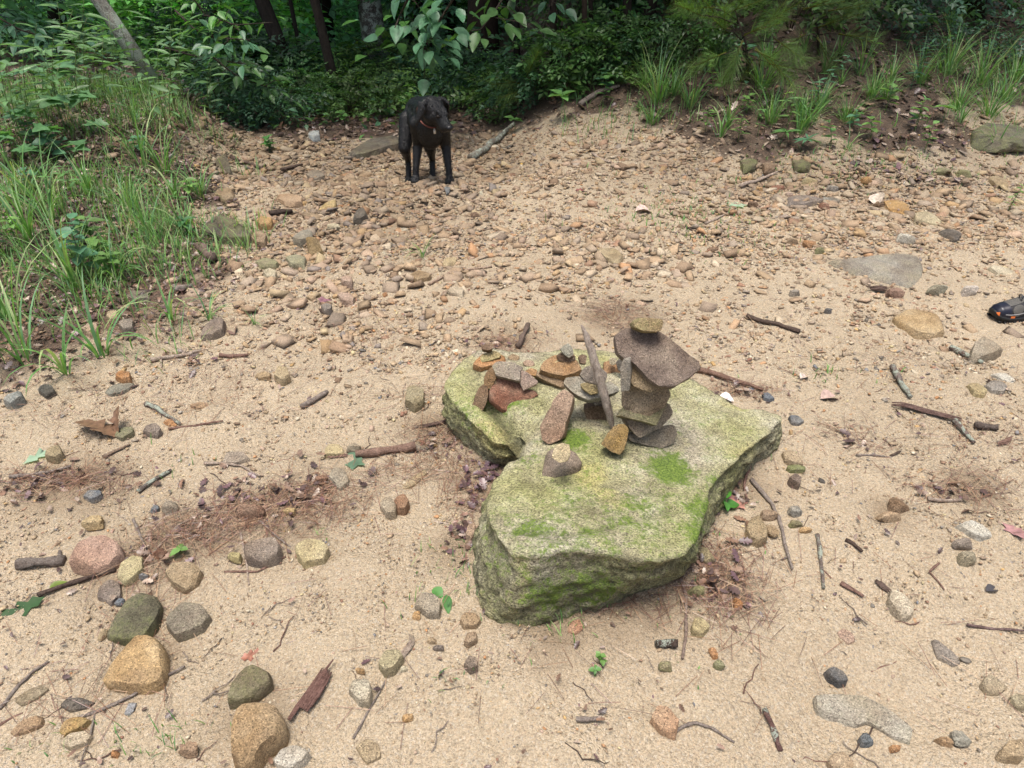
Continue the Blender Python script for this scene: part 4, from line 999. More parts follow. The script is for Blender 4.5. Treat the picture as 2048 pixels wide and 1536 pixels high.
stick([(565, 345), (590, 337), (605, 334)], 9, 'dark thin stick above the layered tan slab', color=DK)
stick([(526, 362), (540, 370)], 10, 'grey stub at the end of the dark branch', color=GR)
stick([(0, 600), (32, 564)], 8, 'bleached stick at the picture edge among grass', color=PL)
stick([(1188, 92), (1212, 106), (1249, 96), (1300, 90)], 14, 'fallen lichen branch propped on the bank top', mat='stickl', color=(.8, .95, .88), forks=[[(1249, 98), (1232, 128)]])
stick([(1160, 215), (1195, 191), (1239, 178)], 11, 'pale bare branch sticking out of the bank', color=GR)
stick([(1185, 310), (1200, 322), (1222, 328)], 6, 'curved white twig under the bank stones', color=PL)
stick([(835, 856), (870, 850), (905, 842)], 9, 'dark bark sliver at the flank of the boulder', color=(.45, .36, .34), flat=.5, name='bark_strip', cat='bark')
stick([(1500, 930), (1487, 970), (1492, 1000)], 8, 'brown stem lying against the boulder flank', color=RB_)
stick([(1420, 1195), (1470, 1162), (1492, 1140)], 5, 'straw coloured stalk across the red needles', color=(1.35, 1.15, .85))
stick([(1435, 1210), (1468, 1194)], 7, 'frayed pale strip under the red needles', color=PL, flat=.5)
stick([(1780, 915), (1800, 905)], 6, 'tiny black twig by a leaf heap', color=DK)
stick([(640, 622), (672, 640)], 5, 'small dark twig in the gravel', color=DK)
# knotty stub behind the boulder
stick([(1037, 700), (1045, 680), (1058, 655)], 13, 'knotty dark stub behind the boulder', color=(.55, .48, .45), jit=.4)
# driftwood leaning over the table slab
def driftwood():
    y0 = Y4 - .035
    ctl = cz([(980, 112), (1018, 200), (1048, 290), (1078, 390), (1106, 490), (1136, 590), (1164, 690), (1190, 790), (1212, 882)])
    ws = [14, 46, 60, 66, 70, 66, 68, 60, 26]
    P = np.array([aty(u, v, y0 + .055 * (1 - i / 8) - .01) for i, (u, v) in enumerate(ctl)])
    rr = np.array(ws) / 3.724 / 2 * np.array([mpp(q) for q in P]) 
    t = np.linspace(0, 8, 30)
    P2 = np.stack([np.interp(t, np.arange(9), P[:, k]) for k in range(3)], 1); r2 = np.interp(t, np.arange(9), rr)
    V, F = tube(P2, r2, 10, .13, 3)
    b = P2[-1].copy()
    o = mk('driftwood', V - b, F, M['stick'], smooth=False); o.location = b; o.color = (1.45, 1.45, 1.45, 1)
    tag(o, 'weathered grey driftwood stick leaning on the stone table slab', 'stick')
driftwood()
# many small twigs
TW = []
for s in range(5):
    r = np.random.default_rng(s); n = 7
    P = np.stack([np.linspace(-.5, .5, n), np.cumsum(r.normal(0, .05, n)), .03 + r.uniform(0, .03, n)], 1)
    V, F = tube(P, np.linspace(.022, .012, n), 5, .2, s)
    TW.append(mk('twig', V, F, M['stick'], smooth=True, link=False))
r = np.random.default_rng(77); k = 0
TWL = [('thin reddish twig scattered on the track', (.7, .5, .45)), ('thin grey twig scattered on the track', (.8, .78, .75)), ('thin dark twig scattered on the track', (.35, .3, .28))]
while k < 110:
    u, v = r.uniform(0, 2048), r.uniform(300, 1530)
    P = at(u, v)
    if 900 < u < 1540 and 690 < v < 1260: continue
    L, c = TWL[int(r.integers(0, 3))]
    o = ob('twig', TW[k % 5], None, (P[0], P[1], P[2] + .001), tuple(np.array(c) * r.uniform(.8, 1.2)))
    s = r.uniform(.04, .11); o.scale = (s, s, s * .8); o.rotation_euler = (0, 0, r.uniform(0, 6.3))
    tag(o, L, 'twig', 'thin twigs scattered on the track'); k += 1

# ------------------------------------------------------------------ loose stones and gravel
def on_boulder(x, y):
    B = BVF
    from_c = np.stack([x - BC[0], y - BC[1]], 1)
    ang = np.arctan2(from_c[:, 1], from_c[:, 0]); rr = np.hypot(from_c[:, 0], from_c[:, 1])
    return rr < np.interp(ang, B[0], B[1], period=2 * math.pi) - .01
_d = BV[-NA:, :2] - BC[:2]
BVF = (np.arctan2(_d[:, 1], _d[:, 0]), np.hypot(_d[:, 0], _d[:, 1]))
_o = np.argsort(BVF[0]); BVF = (BVF[0][_o], BVF[1][_o])
COLS = ['tan', 'tan', 'ochre', 'orange', 'pink', 'tanbrown', 'tanbrown', 'greybrown', 'pale', 'pale', 'grey', 'dark', 'blue', 'brown', 'yellow', 'red']
def rubble(x, y):
    """how stony the ground is"""
    g = np.exp(-(((x + .95) / .75) ** 2 + ((y - 4.3) / 1.1) ** 2)) * 1.0
    g = np.maximum(g, ss(4.6, 5.2, y) * ss(.3, -.2, x) * ss(6.8, 6.2, y))
    g = np.maximum(g, .75 * np.exp(-(((x - 2.3) / 1.5) ** 2 + ((y - 4.5) / .6) ** 2)))
    g = np.maximum(g, .6 * np.exp(-(((x - .8) / 1.3) ** 2 + ((y - 5.2) / .7) ** 2)))
    g = np.maximum(g, .45 * np.exp(-(((x - .2) / 1.6) ** 2 + ((y - 3.7) / .6) ** 2)))
    g = np.maximum(g, .35 * np.exp(-(((x - 1.6) / .6) ** 2 + ((y - 1.3) / .6) ** 2)))
    g = np.maximum(g, .40 * np.exp(-(((x + .8) / .5) ** 2 + ((y - 2.1) / .35) ** 2)))
    g = np.maximum(g, .40 * np.exp(-(((x + .55) / .5) ** 2 + ((y - 2.8) / .35) ** 2)))
    return np.clip(g, 0, 1)
r = np.random.default_rng(5); k = 0
ZN = [('washed gully', lambda x, y: x < .25 and y > 3.3), ('stony strip below the bank', lambda x, y: x > .25 and y > 3.6), ('sand near the boulder', lambda x, y: True)]
CN = dict(tan='tan', ochre='ochre', orange='orange', pink='pinkish', tanbrown='tan brown', greybrown='grey brown', pale='pale', grey='grey', dark='dark', blue='blue grey', brown='brown', yellow='yellowish', red='red brown')
placed = []
while k < 112:
    x, y = r.uniform(-2.6, 3.6), r.uniform(1.0, 6.3)
    d = y * cp + CAMZ * sp
    if abs(x) > 1010 / FPX * d: continue
    g = float(rubble(np.array([x]), np.array([y]))[0])
    if r.uniform() > g ** 1.3 + .02: continue
    if on_boulder(np.array([x]), np.array([y]))[0] or float(litter(np.array([x]), np.array([y]))[0]) > .8: continue
    sz = float(np.clip(r.lognormal(-3.1, .4), .028, .11)) * (.75 + .35 * g) * (1 if y > 3 else .6)
    if any((x - a) ** 2 + (y - b) ** 2 < (.55 * (sz + c)) ** 2 for a, b, c in placed): continue
    placed.append((x, y, sz))
    cn = COLS[int(r.integers(0, len(COLS)))]
    if y > 3.4 and cn in ('blue', 'dark', 'grey') and r.uniform() < .6: cn = 'tanbrown'
    o = ob('stone', SHAPES[k % 16])
    o.scale = (sz * r.uniform(.4, .7), sz * r.uniform(.3, .55), sz * r.uniform(.16, .34))
    o.location = (x, y, h1(x, y) + o.scale[2] * r.uniform(.15, .6)); o.rotation_euler = (r.uniform(-.35, .35), r.uniform(-.35, .35), r.uniform(0, 6.3))
    o.color = (*tint(PAL[cn], 900 + k, .15), 1)
    zn = next(n for n, f in ZN if f(x, y))
    tag(o, f'loose {CN[cn]} stone among the rubble of the {zn}', 'stone', f'loose rubble of the {zn}'); k += 1

def build_gravel():
    r = np.random.default_rng(8)
    X, Y, Sz = [], [], []
    def add(n, y0, y1, lo, hi, f):
        y = np.sqrt(r.uniform(y0 ** 2, y1 ** 2, n)) if y0 < 2.4 else r.uniform(y0, y1, n)
        half = 1060 / FPX * (y * cp + CAMZ * sp)
        x = r.uniform(-1, 1, n) * half
        s = lo * (hi / lo) ** (r.uniform(0, 1, n) ** 2.2)
        keep = r.uniform(0, 1, n) < f(x, y)
        X.append(x[keep]); Y.append(y[keep]); Sz.append(s[keep])
    patch = lambda x, y: np.clip(.42 + .75 * n2d(x, y, 2.2, 91) + .35 * n2d(x, y, 8, 92), .04, 1)
    add(34000, .72, 1.6, .0026, .011, lambda x, y: np.clip(patch(x, y) * .9 + .9 * rubble(x, y), 0, 1))
    add(26000, 1.5, 2.6, .0032, .014, lambda x, y: np.clip(patch(x, y) + .9 * rubble(x, y), 0, 1))
    add(30000, 2.4, 4.0, .006, .026, lambda x, y: np.clip(1.1 * patch(x, y) + 1.3 * rubble(x, y), 0, 1))
    add(40000, 3.6, 6.6, .010, .036, lambda x, y: np.clip(.75 * patch(x, y) + .15 + 1.4 * rubble(x, y), 0, 1))
    add(20000, 2.6, 6.6, .024, .085, lambda x, y: np.clip(1.2 * rubble(x, y) - .08, 0.02, 1))
    add(2500, 1.0, 2.8, .012, .026, lambda x, y: np.clip(.1 + 1.2 * rubble(x, y), 0.02, 1))
    x, y, s = map(np.concatenate, (X, Y, Sz))
    k = ~on_boulder(x, y) & (r.uniform(0, 1, len(x)) > .88 * litter(x, y))
    x, y, s = x[k], y[k], s[k]; n = len(x)
    z = H(x, y)
    sc = np.stack([s * r.uniform(.45, .8, n), s * r.uniform(.3, .55, n), s * np.where(s > .02, r.uniform(.10, .26, n), r.uniform(.15, .36, n))], 1)
    tl = np.where(s > .015, .32, .2)
    R = eul(r.normal(0, 1, n) * tl, r.normal(0, 1, n) * tl, r.uniform(0, 6.3, n))
    pal = np.array([PAL[c] for c in ['tan', 'tan', 'tan', 'ochre', 'pink', 'pink', 'tanbrown', 'tanbrown', 'tanbrown', 'pale', 'pale', 'grey', 'greybrown', 'greybrown', 'brown', 'brown', 'yellow', 'orange', 'dark', 'red']])
    col = pal[r.integers(0, len(pal), n)] * r.uniform(.65, 1.2, n)[:, None]
    rare = (r.uniform(0, 1, n) < .03); col[rare] = PAL['blue']
    bl = r.uniform(.0, .6, n)[:, None]
    col = col * (1 - bl) + np.array([.41, .32, .215]) * bl * r.uniform(.6, 1.1, n)[:, None]
    pos = np.stack([x, y, z + sc[:, 2] * r.uniform(.25, .85, n)], 1)
    nv = len(ICO1[0]); big = (s > .0125) & (y > 1.9); out = []
    m = ~big
    g_ = (s > .018) & (y > 2.6); col[g_] = .55 * col[g_] + .45 * np.array([.34, .235, .15]) * r.uniform(.6, 1.15, g_.sum())[:, None]
    col = col * (1 - .28 * RUB(x, y) * ss(3.2, 4.2, y))[:, None]
    V, F, cc = scatter(ICO1[0][None] * r.uniform(.5, 1.2, (m.sum(), nv))[:, :, None], ICO1[1], pos[m], R[m], sc[m], col[m]); out.append((V, F, cc))
    m = big; nb = m.sum()
    cube = np.array([(sx, sy, sz) for sx in (-1, 1) for sy in (-1, 1) for sz in (-1, 1)], float)
    cf = [[0, 1, 3], [0, 3, 2], [4, 6, 7], [4, 7, 5], [0, 4, 5], [0, 5, 1], [2, 3, 7], [2, 7, 6], [1, 5, 7], [1, 7, 3], [0, 2, 6], [0, 6, 4]]
    T = cube[None] * r.uniform(.45, 1.0, (nb, 8, 3)); T[:, 1::2, :2] *= r.uniform(.55, .95, (nb, 1, 1)); T[:, :, :2] *= 1.15
    out.append(scatter(T, cf, pos[m], R[m], sc[m], col[m]))
    V, F, cc, o_ = [], [], [], 0
    for v_, f_, q_ in out: V.append(v_); F.append(f_ + o_); cc.append(q_); o_ += len(v_)
    V, F, cc = np.concatenate(V), np.concatenate(F), np.concatenate(cc)
    o = mk('gravel', V, F, M['gravel'], cc)
    tag(o, 'loose tan and orange gravel strewn over the sandy track', 'gravel', kind='stuff')
    return n
NGRAV = build_gravel()

# ------------------------------------------------------------------ leaves as shapes
def leaf_shape(kind):
    """unit leaf along +y, a folded sheet of triangles"""
    if kind in ('lance', 'oval', 'broad'):
        w = dict(lance=.13, oval=.27, broad=.36)[kind]
        ys = [0, .12, .32, .55, .78, 1.0]; ws = [.02, .6, 1.0, .88, .5, .0]
        V, F = [], []
        for y, q in zip(ys, ws):
            dz = -.10 * y * y
            V += [[-w * q, y, dz + w * q * .35], [0, y, dz], [w * q, y, dz + w * q * .35]]
        for i in range(5):
            a = i * 3
            F += [[a, a + 1, a + 4], [a, a + 4, a + 3], [a + 1, a + 2, a + 5], [a + 1, a + 5, a + 4]]
        return np.array(V), np.array(F)
    out = dict(maple=[(0, 0), (.16, .02), (.42, -.12), (.36, .14), (.62, .32), (.40, .42), (.30, .52), (.22, .62), (.16, .86), (0, 1.05)],
               oak=[(0, 0), (.07, .08), (.20, .16), (.12, .27), (.30, .40), (.15, .50), (.33, .66), (.16, .72), (.18, .88), (0, 1.0)],
               lobed=[(0, 0), (.04, .1), (.22, .28), (.08, .34), (.33, .56), (.10, .56), (.22, .80), (.07, .80), (0, 1.05)])[kind]
    L = [(-x, y) for x, y in out[1:-1]][::-1]
    ring = out + L
    V = [[0, .35, 0]] + [[x, y, .12 * abs(x) - .08 * y * y] for x, y in ring]
    n = len(ring)
    F = [[0, 1 + i, 1 + (i + 1) % n] for i in range(n)]
    return np.array(V, float), np.array(F)
LV = {k: leaf_shape(k) for k in ('lance', 'oval', 'broad', 'maple', 'oak', 'lobed')}
LME = {k: mk('leaf', LV[k][0], LV[k][1], M['leaf'], np.full((len(LV[k][0]), 3), 1.0), smooth=True, link=False) for k in LV}
DME = {k: mk('dead_leaf', LV[k][0] * [1, 1, 2.2], LV[k][1], M['dead'], np.full((len(LV[k][0]), 3), 1.0), smooth=True, link=False) for k in LV}
FOLD = (np.array([[0, 0, 0], [-.24, .42, .08], [.24, .42, .08], [0, .5, 0], [0, 1, -.1]]), np.array([[0, 3, 1], [0, 2, 3], [1, 3, 4], [3, 2, 4]]))
FOLDN = (FOLD[0] * [.5, 1, 1], FOLD[1])

def aim(d, roll=0.0):
    """matrix whose y runs along d, z as near up as it goes"""
    d = np.asarray(d, float); d = d / np.linalg.norm(d)
    up = np.array([0, 0, 1.0]) if abs(d[2]) < .95 else np.array([0, 1.0, 0])
    x = np.cross(d, up); x /= np.linalg.norm(x); z = np.cross(x, d)
    if roll:
        x, z = x * math.cos(roll) + z * math.sin(roll), z * math.cos(roll) - x * math.sin(roll)
    return np.stack([x, d, z], 1)
def leaf_ob(kind, root, loc, d, size, color, roll=0.0, dead=False, wid=1.0):
    o = ob('leaf', (DME if dead else LME)[kind], root)
    R = aim(d, roll)
    m = Matrix([[*(R[0] * [size * wid, size, size]), loc[0]], [*(R[1] * [size * wid, size, size]), loc[1]], [*(R[2] * [size * wid, size, size]), loc[2]], [0, 0, 0, 1]])
    o.matrix_local = m
    o.color = (*[float(c) for c in color], 1)
    return o
GREEN = np.array([.085, .185, .055]); LIME = np.array([.14, .26, .07]); DGREEN = np.array([.05, .125, .055]); BGREEN = np.array([.07, .165, .09])

# single fallen leaves
def fallen(kind, u, v, lpx, ang, color, label, dead=True, lift=.006, roll=0, pitch=.0, cat='leaf', name='fallen_leaf', wid=1.0):
    P = at(u, v); m = mpp(P)
    o = ob(name, (DME if dead else LME)[kind])
    L = lpx * m
    dd = np.array([math.cos(ang), math.sin(ang) , math.tan(pitch)])
    R = aim(dd, roll); sx = [L * wid, L, L]
    o.matrix_world = Matrix([[*(R[0] * sx), P[0]], [*(R[1] * sx), P[1]], [*(R[2] * sx), P[2] + lift], [0, 0, 0, 1]])
    o.color = (*color, 1); tag(o, label, cat); return o
fallen('oak', 235, 878, 95, 2.75, (.17, .10, .06), 'big curled brown oak leaf standing up on the sand', roll=-.5, pitch=.35, wid=1.2)
fallen('oak', 238, 876, 70, 2.0, (.15, .085, .05), 'second lobe of brown oak leaf rising behind the big one', roll=.9, pitch=.6)
fallen('lobed', 45, 932, 85, 1.0, (.30, .42, .30), 'pale green cut lobed leaf on the sand', dead=False, wid=.8)
fallen('oak', 92, 1196, 105, 3.95, (.045, .10, .035), 'glossy dark green lobed leaf near the picture edge', dead=False, wid=.8)
fallen('maple', 725, 920, 58, 3.3, (.12, .20, .13), 'grey green lobed leaf under the split branch', dead=False)
fallen('broad', 868, 1178, 32, -.9, (.10, .26, .07), 'fresh green leaf near the boulder corner', dead=False)
fallen('lance', 893, 1192, 46, -1.4, (.07, .20, .05), 'narrow green leaf near the boulder corner', dead=False, wid=1.6)
fallen('maple', 1462, 1012, 42, .4, (.34, .17, .13), 'pinkish red dead leaf against the boulder flank')
fallen('maple', 1472, 415, 36, 1.2, (.38, .50, .36), 'small pale green leaf on the gravel slope', dead=False)
fallen('broad', 1437, 797, 34, -.4, (.62, .58, .55), 'white papery leaf behind the boulder')
fallen('oval', 470, 672, 44, 2.0, (.16, .10, .08), 'brown folded leaf at the margin of the litter', roll=.4)
fallen('oak', 482, 1320, 50, .3, (.26, .11, .07), 'rust red leaf above a dark speckled stone')
fallen('oval', 1970, 1185, 36, .3, (.05, .045, .045), 'wet black leaf beside a tan pebble')
fallen('maple', 2025, 1072, 44, .8, (.32, .17, .16), 'dull pink leaf at the frame edge')
fallen('oval', 100, 1178, 32, .6, (.16, .22, .04), 'yellow green leaf on the black barked stick', dead=False)
fallen('maple', 640, 605, 24, .5, (.20, .10, .12), 'purple dead leaf among the sandy rubble')
fallen('oak', 1150, 383, 34, .2, (.20, .08, .07), 'wine red dead leaf on the gravel slope')
fallen('broad', 1755, 413, 42, 1.3, (.52, .44, .36), 'pale curled leaf propped between rubble stones', roll=.5, pitch=.5)
fallen('oval', 1805, 375, 34, .3, (.56, .53, .48), 'whitish leaf on dark debris below the bank')
fallen('lance', 1040, 332, 30, .7, (.52, .34, .10), 'thin yellow leaf beside the lichen branch', wid=1.4)
fallen('broad', 1270, 425, 40, .1, (.50, .38, .33), 'pale pink leaf lying flat on the gravel slope')
fallen('broad', 1640, 800, 44, .2, (.42, .30, .25), 'light brown leaf at the tip of the bark plank')
fallen('broad', 1600, 760, 26, .6, (.52, .44, .38), 'small beige leaf on open sand')

# ------------------------------------------------------------------ needles and leaf mould
def build_needles():
    r = np.random.default_rng(21)
    spots = [(560, 1015, .22, .10, 900), (430, 1060, .14, .10, 700), (120, 965, .17, .06, 700), (1440, 1165, .10, .14, 700), (300, 1120, .12, .1, 320), (640, 985, .12, .08, 350), (860, 935, .14, .09, 420), (950, 985, .07, .12, 260),
             (1010, 690, .1, .1, 260), (1240, 625, .14, .14, 520), (870, 870, .1, .08, 220), (280, 1250, .06, .06, 150), (1920, 975, .14, .1, 320), (1700, 870, .1, .1, 160), (1480, 780, .14, .05, 260), (1400, 1080, .08, .12, 220),
             (300, 800, .4, .25, 500), (200, 650, .5, .4, 900), (700, 640, .3, .2, 260), (340, 610, .4, .3, 500), (1560, 640, .4, .2, 120), (1790, 700, .3, .2, 160), (160, 1400, .12, .1, 120), (1940, 870, .15, .12, 160), (1220, 1200, .1, .06, 120), (850, 780, .15, .1, 150), (560, 740, .3, .2, 200), (1830, 410, .4, .2, 200)]
    P, D = [], []
    for u, v, sx, sy, n in spots:
        c = at(u, v); n = int(n * .5)
        P.append(np.stack([c[0] + r.normal(0, sx * .75, n) + .05 * np.sin(np.arange(n) % 7 * 2.1), c[1] + r.normal(0, sy * .6, n)], 1))
    n = 1500
    y = r.uniform(.9, 6, n); x = r.uniform(-1, 1, n) * .74 * (y * cp + .9); P.append(np.stack([x, y], 1))
    p = np.concatenate(P); n = len(p)
    k = ~on_boulder(p[:, 0], p[:, 1]); p = p[k]; n = len(p)
    z = H(p[:, 0], p[:, 1]) + r.uniform(.002, .014, n)
    T = np.array([[-.5, -.5, 0], [.5, -.5, 0], [0, 0, 0.012], [-.5, .5, 0], [.5, .5, 0]]) * [.02, 1, 1]
    T = np.array([[-.5, -.5, 0], [.5, -.5, 0], [-.5, 0, .02], [.5, 0, .02], [-.5, .5, 0], [.5, .5, 0]]) * [.022, 1, 1]
    TF = [[0, 1, 3], [0, 3, 2], [2, 3, 5], [2, 5, 4]]
    L = r.uniform(.05, .12, n)
    pal = np.array([(.17, .085, .05), (.23, .125, .075), (.11, .065, .045), (.33, .22, .135), (.16, .08, .065)])
    V, F, c = scatter(T, TF, np.stack([p[:, 0], p[:, 1], z], 1), eul(r.normal(0, .12, n), r.normal(0, .3, n), r.uniform(0, 6.3, n)), np.stack([L * 0 + .06, L, L], 1), pal[r.integers(0, 5, n)])
    tag(mk('pine_needles', V, F, M['dead'], c), 'mats of fallen red brown pine needles on the sand', 'needles', kind='stuff')
build_needles()

def build_litter():
    r = np.random.default_rng(22)
    n = 52000
    x = np.where(r.uniform(0, 1, n) < .45, r.uniform(-4.2, -1.2, n), r.uniform(-4.5, 8, n)); y = np.where((x < -1.2) & (r.uniform(0, 1, n) < .7), r.uniform(1.7, 6, n), r.uniform(1.7, 10, n))
    lt = litter(x, y)
    k = (r.uniform(0, 1, n) < lt * np.clip(1.25 - .06 * y, .35, 1)) & (np.abs(x) < .80 * (y * cp + .9))
    x, y = x[k], y[k]
    ex = []
    for u, v, sx, sy, m in [(955, 965, .05, .12, 60), (925, 1080, .05, .07, 35), (1000, 910, .05, .05, 24), (880, 890, .08, .06, 26), (1390, 1130, .05, .08, 30), (1465, 990, .05, .08, 34), (1700, 880, .06, .05, 14), (1910, 985, .07, .05, 22), (530, 1000, .2, .09, 70), (300, 1130, .12, .1, 40), (120, 965, .15, .06, 40), (1440, 1170, .08, .1, 40), (640, 980, .12, .08, 40), (1480, 780, .1, .04, 20), (60, 990, .12, .06, 20), (1760, 350, .3, .15, 60), (1850, 360, .3, .12, 40), (990, 690, .08, .06, 14)]:
        c = at(u, v); ex.append(np.stack([c[0] + r.normal(0, sx * .7, m), c[1] + r.normal(0, sy * .7, m)], 1))
    m = 2600; yy = r.uniform(.8, 5, m); xx = r.uniform(-1, 1, m) * .74 * (yy * cp + .9); q = r.uniform(0, 1, m) < np.clip(.25 + n2d(xx, yy, 2.0, 63), .03, 1)
    ex.append(np.stack([xx[q], yy[q]], 1)); nbit = q.sum()
    ex = np.concatenate(ex); x = np.concatenate([x, ex[:, 0]]); y = np.concatenate([y, ex[:, 1]]); n = len(x)
    z = H(x, y) + r.uniform(.002, .02, n)
    T = np.concatenate([LV['oak'][0][None] * [1, 1, 1]])[0]
    s = r.uniform(.035, .085, n) * np.where(((x < 0) & (y < 6)) | (y < 2.8), .52, 1.0)
    s[n - nbit:] = r.uniform(.007, .026, nbit)
    cv = r.normal(0, 1, n)
    TT = np.broadcast_to(LV['oak'][0], (n,) + LV['oak'][0].shape).copy()
    TT[:, :, 2] += cv[:, None] * (TT[:, :, 1] - .5) ** 2 * .55 + r.normal(0, .6, n)[:, None] * TT[:, :, 0] ** 2
    pal = np.array([(.11, .07, .05), (.17, .105, .07), (.085, .055, .05), (.24, .16, .115), (.14, .08, .085), (.10, .065, .06), (.22, .13, .085), (.36, .28, .22)])
    c = pal[r.integers(0, 8, n)] * r.uniform(.7, 1.15, n)[:, None]
    pur = np.exp(-((x + .03) ** 2 / .02 + (y - 1.75) ** 2 / .1))
    c = c * (1 - .6 * pur[:, None]) + np.array([.13, .075, .10]) * .6 * pur[:, None]
    V, F, cc = scatter(TT, LV['oak'][1], np.stack([x, y, z], 1), eul(r.normal(0, .35, n), r.normal(0, .35, n), r.uniform(0, 6.3, n)), s, c)
    tag(mk('leaf_litter', V, F, M['dead'], cc, smooth=True), 'wet brown dead leaves covering the wooded banks', 'leaves', kind='stuff')
build_litter()
# ------------------------------------------------------------------ woods: sprays, shrubs, trees
def spray(seed, pairs=4, ll=.085, shape=FOLD, L=.34, droop=.25, wide=1.0):
    """a twig with leaflets on both sides, along +y; V, F, colour factor per vertex"""
    r = np.random.default_rng(seed); parts = []
    ts = np.linspace(.25, .92, pairs)
    P = lambda t: np.array([0, L * t, -droop * L * t * t])
    V, F = tube([P(0), P(.33), P(.66), P(1)], [.004, .003, .0025, .002], 3)
    parts.append((V, F, (.35, .35, .35)))
    for t in ts:
        for s in (-1, 1):
            d = np.array([s * r.uniform(.7, 1.0), r.uniform(.35, .8), r.uniform(-.25, .1)])
            q = ll * r.uniform(.75, 1.15)
            V = (shape[0] * [q * wide, q, q]) @ aim(d, r.normal(0, .35)).T + P(t)
            parts.append((V, shape[1], np.ones(3) * r.uniform(.75, 1.2)))
    V = (shape[0] * [ll * wide, ll, ll]) @ aim((0, 1, -.2)).T + P(1); parts.append((V, shape[1], np.ones(3)))
    return join(parts)
SPR = [spray(s, 4, .085, wide=1.0) for s in range(3)] + [spray(s + 9, 3, .11, wide=1.15) for s in range(2)]

def foliage(seed, n, radii, scale=1.0, shell=.45, kinds=None, up=.25, base=(0, 0, 0)):
    r = np.random.default_rng(seed); out = []
    kinds = kinds or SPR
    d = r.normal(size=(n, 3)); d /= np.linalg.norm(d, axis=1)[:, None]
    rr = (shell + (1 - shell) * r.uniform(0, 1, n) ** .6) * (1 + .35 * vnoise(d * 2.2, seed))
    pos = d * rr[:, None] * np.array(radii) + np.array(base)
    az = np.arctan2(d[:, 1], d[:, 0]) - math.pi / 2 + r.normal(0, .6, n)
    el = np.clip(d[:, 2] * .5 + up + r.normal(0, .25, n) - .3, -1.0, 1.0)
    R = eul(el, r.normal(0, .4, n), az)
    for i, (V, F, c) in enumerate(kinds):
        m = np.arange(n) % len(kinds) == i
        cc = np.ones((m.sum(), 3)) * r.uniform(.65, 1.25, m.sum())[:, None] * (1 + r.normal(0, .06, (m.sum(), 3)))
        v, f, q = scatter(V, F, pos[m], R[m], scale * r.uniform(.8, 1.25, m.sum()), cc, c[:, 0])
        out.append((v, f, q))
    V, F, Cc, o = [], [], [], 0
    for v, f, q in out: V.append(v); F.append(f + o); Cc.append(q); o += len(v)
    return np.concatenate(V), np.concatenate(F), np.concatenate(Cc)

def fol_me(name, *a, **k):
    V, F, c = foliage(*a, **k)
    return mk(name, V, F, M['leaf'], c, link=False)

# shrubs: shared foliage and stems
SHR = [fol_me('foliage', 40 + i, n, rad_, sc, base=(0, 0, b)) for i, (n, rad_, sc, b) in enumerate([(150, (.55, .5, .42), 1.0, .5), (210, (.7, .6, .6), 1.05, .7), (120, (.6, .5, .28), .85, .32), (240, (.6, .55, .95), 1.15, 1.05), (170, (.8, .6, .4), 1.3, .5)])]
def stems_me(seed, h, n=6, spread=.35):
    r = np.random.default_rng(seed); parts = []
    for i in range(n):
        a = r.uniform(0, 6.3); e = np.array([math.cos(a), math.sin(a), 0]) * spread * r.uniform(.4, 1)
        V, F = tube([(0, 0, -.05), e * .35 + [0, 0, h * .45], e + [0, 0, h * r.uniform(.8, 1.1)]], [.008, .006, .003], 4, .1, seed + i); parts.append((V, F, (1, 1, 1)))
    V, F, c = join(parts)
    return mk('stems', V, F, M['bark'], smooth=True, link=False)
STM = [stems_me(i, h) for i, h in enumerate([.7, .95, .45, 1.5, .7])]
SHL = ['small rounded', 'loose leafy', 'low spreading', 'tall leafy', 'broad leaved']
def shrub(k, x, y, s, color, label, group=None, cat='shrub', name='shrub', rz=None, dz=0):
    r = np.random.default_rng(int(abs(x * 1000 + y * 77)))
    e = empty(name, (x, y, h1(x, y) + dz), label, cat, group)
    e.scale = (s, s, s); e.rotation_euler = (0, 0, r.uniform(0, 6.3) if rz is None else rz)
    f = ob('foliage', SHR[k], e, None, color); f['kind'] = 'stuff'
    ob('stems', STM[k], e, None, (.8, .7, .6))
    return e
r = np.random.default_rng(4)
def col_at(x):
    """leaf colour by species mix"""
    q = r.uniform()
    c = GREEN if q < .4 else DGREEN if q < .7 else BGREEN if q < .9 else LIME * .8
    return c * r.uniform(.75, 1.2)
